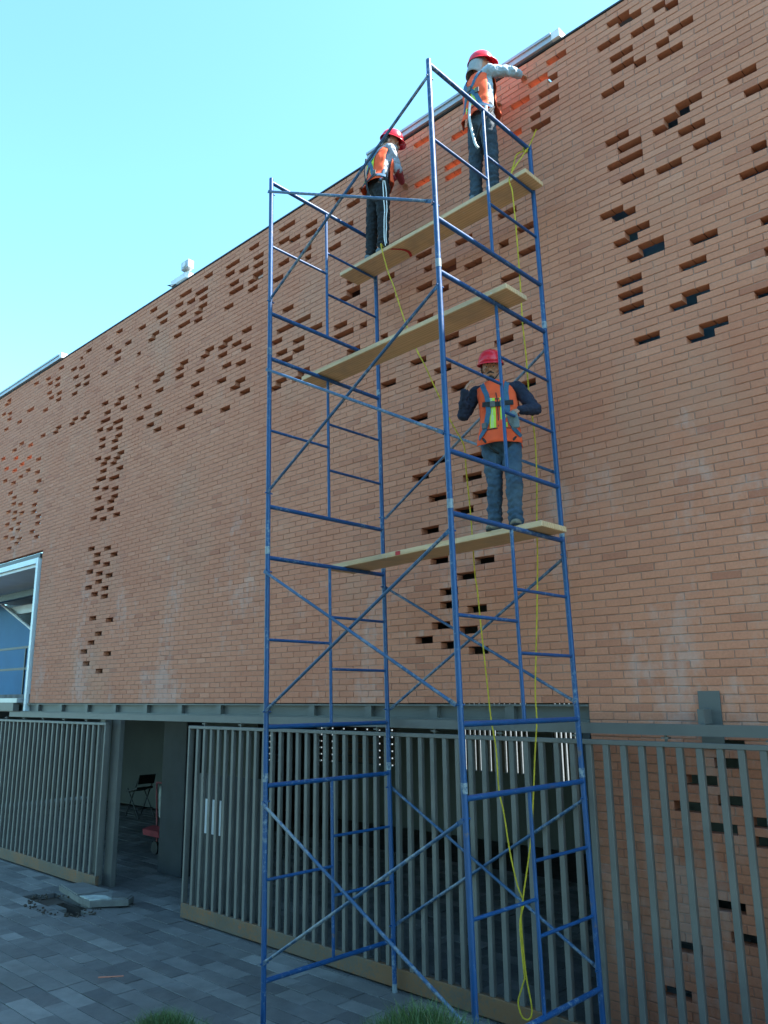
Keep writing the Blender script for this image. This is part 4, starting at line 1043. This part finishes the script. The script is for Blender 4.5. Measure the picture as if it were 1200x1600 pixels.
# worker at the right end of the highest plank, back to the camera, right arm stretched to the wall
person('worker in pale blue shirt and dark jeans reaching out his right arm',
       dict(ankL=(1.425, -.465, zp3(1.425) + .09), ankR=(1.640, -.47, zp3(1.64) + .09), knL=(1.432, -.455, 7.885), knR=(1.640, -.47, 7.885), hipL=(1.460, -.455, 8.250), hipR=(1.620, -.505, 8.245),
            pelvis=(1.540, -.480, 8.320), chest=(1.515, -.455, 8.640), neck=(1.490, -.425, 8.880), head=(1.500, -.395, 9.025),
            shL=(1.350, -.375, 8.815), shR=(1.665, -.475, 8.830), elL=(1.310, -.215, 8.640), elR=(1.810, -.290, 8.850), wrL=(1.420, -.110, 8.790), wrR=(1.800, -.120, 8.925)),
       dict(cut=.90, face=(.16, .985), look=(.85, .50, -.05), trousers=M['darkjeans'], shirt=M['paleshirt'], shoe=M['greyshoe'], hem=-.12, flap=True,
            toeL=(.2, 1), toeR=(.4, .9), handL=((.2, .6, .3), (.2, .5, -.8), 1, .5), handR=((-.05, .9, .25), (-.3, .3, -.8), -1, .6),
            strips=[('reflective_strip', M['lime'], .034, [full_strip(.030, -1, .35, 1.1), full_strip(.078, -1, .35, 1.1), full_strip(-.105, -1, .2, 1.1)]), ('reflective_strip', M['silver'], .018, [full_strip(.054, -1, .35, 1.1), full_strip(-.13, -1, .2, 1.1)]),
                    ('vest_piping', M['darkstrap'], .008, [[(x, -.3, .3) for x in (-.17, -.08, 0, .08, .17)]])],
            harness=[(.045, [(.10, -.02, 1.52), (.09, -.25, 1.25), (0, -.3, .95), (-.12, -.3, .6), (-.20, -.22, .2), (-.22, -.05, -.05)]), (.045, [(-.10, -.02, 1.52), (-.09, -.25, 1.25), (0, -.3, .95), (.12, -.3, .6), (.20, -.22, .2), (.22, -.05, -.05)])],
            belts=[], buckles=[(0, -.3, .97), (.15, -.3, .75)],
            hang=[('lanyard', M['silver'], [(.02, -.17, .10), (.03, -.20, -.10), (.05, -.19, -.28), (.07, -.17, -.42), (.08, -.14, -.46)], .014), ('leg_strap', M['darkstrap'], [(.18, .0, .02), (.18, -.10, -.12), (.12, -.15, -.26), (.02, -.10, -.32)], .014), ('pouch', M['silver'], [(.17, -.10, -.02), (.175, -.12, -.12)], .02)]))

# worker at the left end of the highest plank, in striped track trousers
w2 = person('worker in black trousers with white side stripes on the highest plank',
       dict(ankL=(-.085, -.465, zp3(-.085) + .09), ankR=(.120, -.475, zp3(.12) + .09), knL=(-.062, -.455, 7.850), knR=(.130, -.470, 7.845), hipL=(-.040, -.435, 8.210), hipR=(.115, -.485, 8.210),
            pelvis=(.040, -.460, 8.285), chest=(.030, -.400, 8.590), neck=(.040, -.345, 8.800), head=(.085, -.290, 8.920),
            shL=(-.115, -.300, 8.740), shR=(.175, -.400, 8.740), elL=(-.150, -.140, 8.560), elR=(.215, -.310, 8.480), wrL=(-.060, -.080, 8.640), wrR=(.130, -.150, 8.455)),
       dict(cut=.95, face=(.28, .96), look=(.72, .62, -.32), trousers=M['blackcloth'], shirt=M['greyshirt'], cuffs=M['maroon'], shoe=M['greyshoe'], hem=-.14, mask=True,
            toeL=(.1, 1), toeR=(.5, .85), handL=((.3, .5, .3), (.2, .5, -.8), 1, .5), handR=((-.25, .8, .1), (-.3, .2, -.8), -1, .6),
            strips=[('reflective_strip', M['lime'], .034, [full_strip(.035, -1, .4, 1.3), full_strip(.082, -1, .4, 1.3), full_strip(-.11, -1, .2, 1.1)]), ('reflective_strip', M['silver'], .018, [full_strip(.0585, -1, .4, 1.3)]),
                    ('vest_piping', M['darkstrap'], .008, [[(x, -.3, .4) for x in (-.17, -.08, 0, .08, .17)]])],
            harness=[(.045, [(-.10, -.02, 1.52), (-.07, -.25, 1.2), (.02, -.3, .9), (.12, -.3, .5), (.19, -.22, .2), (.22, -.02, .0)]), (.045, [(.10, -.02, 1.52), (.08, -.25, 1.2), (-.02, -.3, .9), (-.12, -.3, .5), (-.2, -.2, .2)])],
            belts=[(.05, [(-.2, -.18, .05), (-.1, -.3, .0), (0, -.3, .0), (.1, -.3, .06), (.2, -.18, .18)])], buckles=[(.17, -.22, .3)],
            hang=[('lanyard', M['darkstrap'], [(.02, -.17, .28), (.05, -.20, .05), (.09, -.18, -.2), (.14, -.14, -.32), (.17, -.08, -.30)], .012), ('leg_strap', M['strap'], [(.17, -.02, .10), (.185, -.05, .0), (.18, -.08, -.06)], .018)]))
ch_ = [c for c in w2.children if c.name.startswith('trousers')][0]
bv = BVHTree.FromPolygons([v.co.copy() for v in ch_.data.vertices], [tuple(p.vertices) for p in ch_.data.polygons])
for k in (0, 1):
    pts = [V(.30, -.66 + .09 * k, 8.24), V(.33, -.64 + .09 * k, 8.05), V(.33, -.62 + .09 * k, 7.86), V(.31, -.62 + .09 * k, 7.68), V(.30, -.62 + .09 * k, 7.47)]
    ribbon(bv, pts, .011, .007, 14).build('white_stripe', M['white'], ch_)
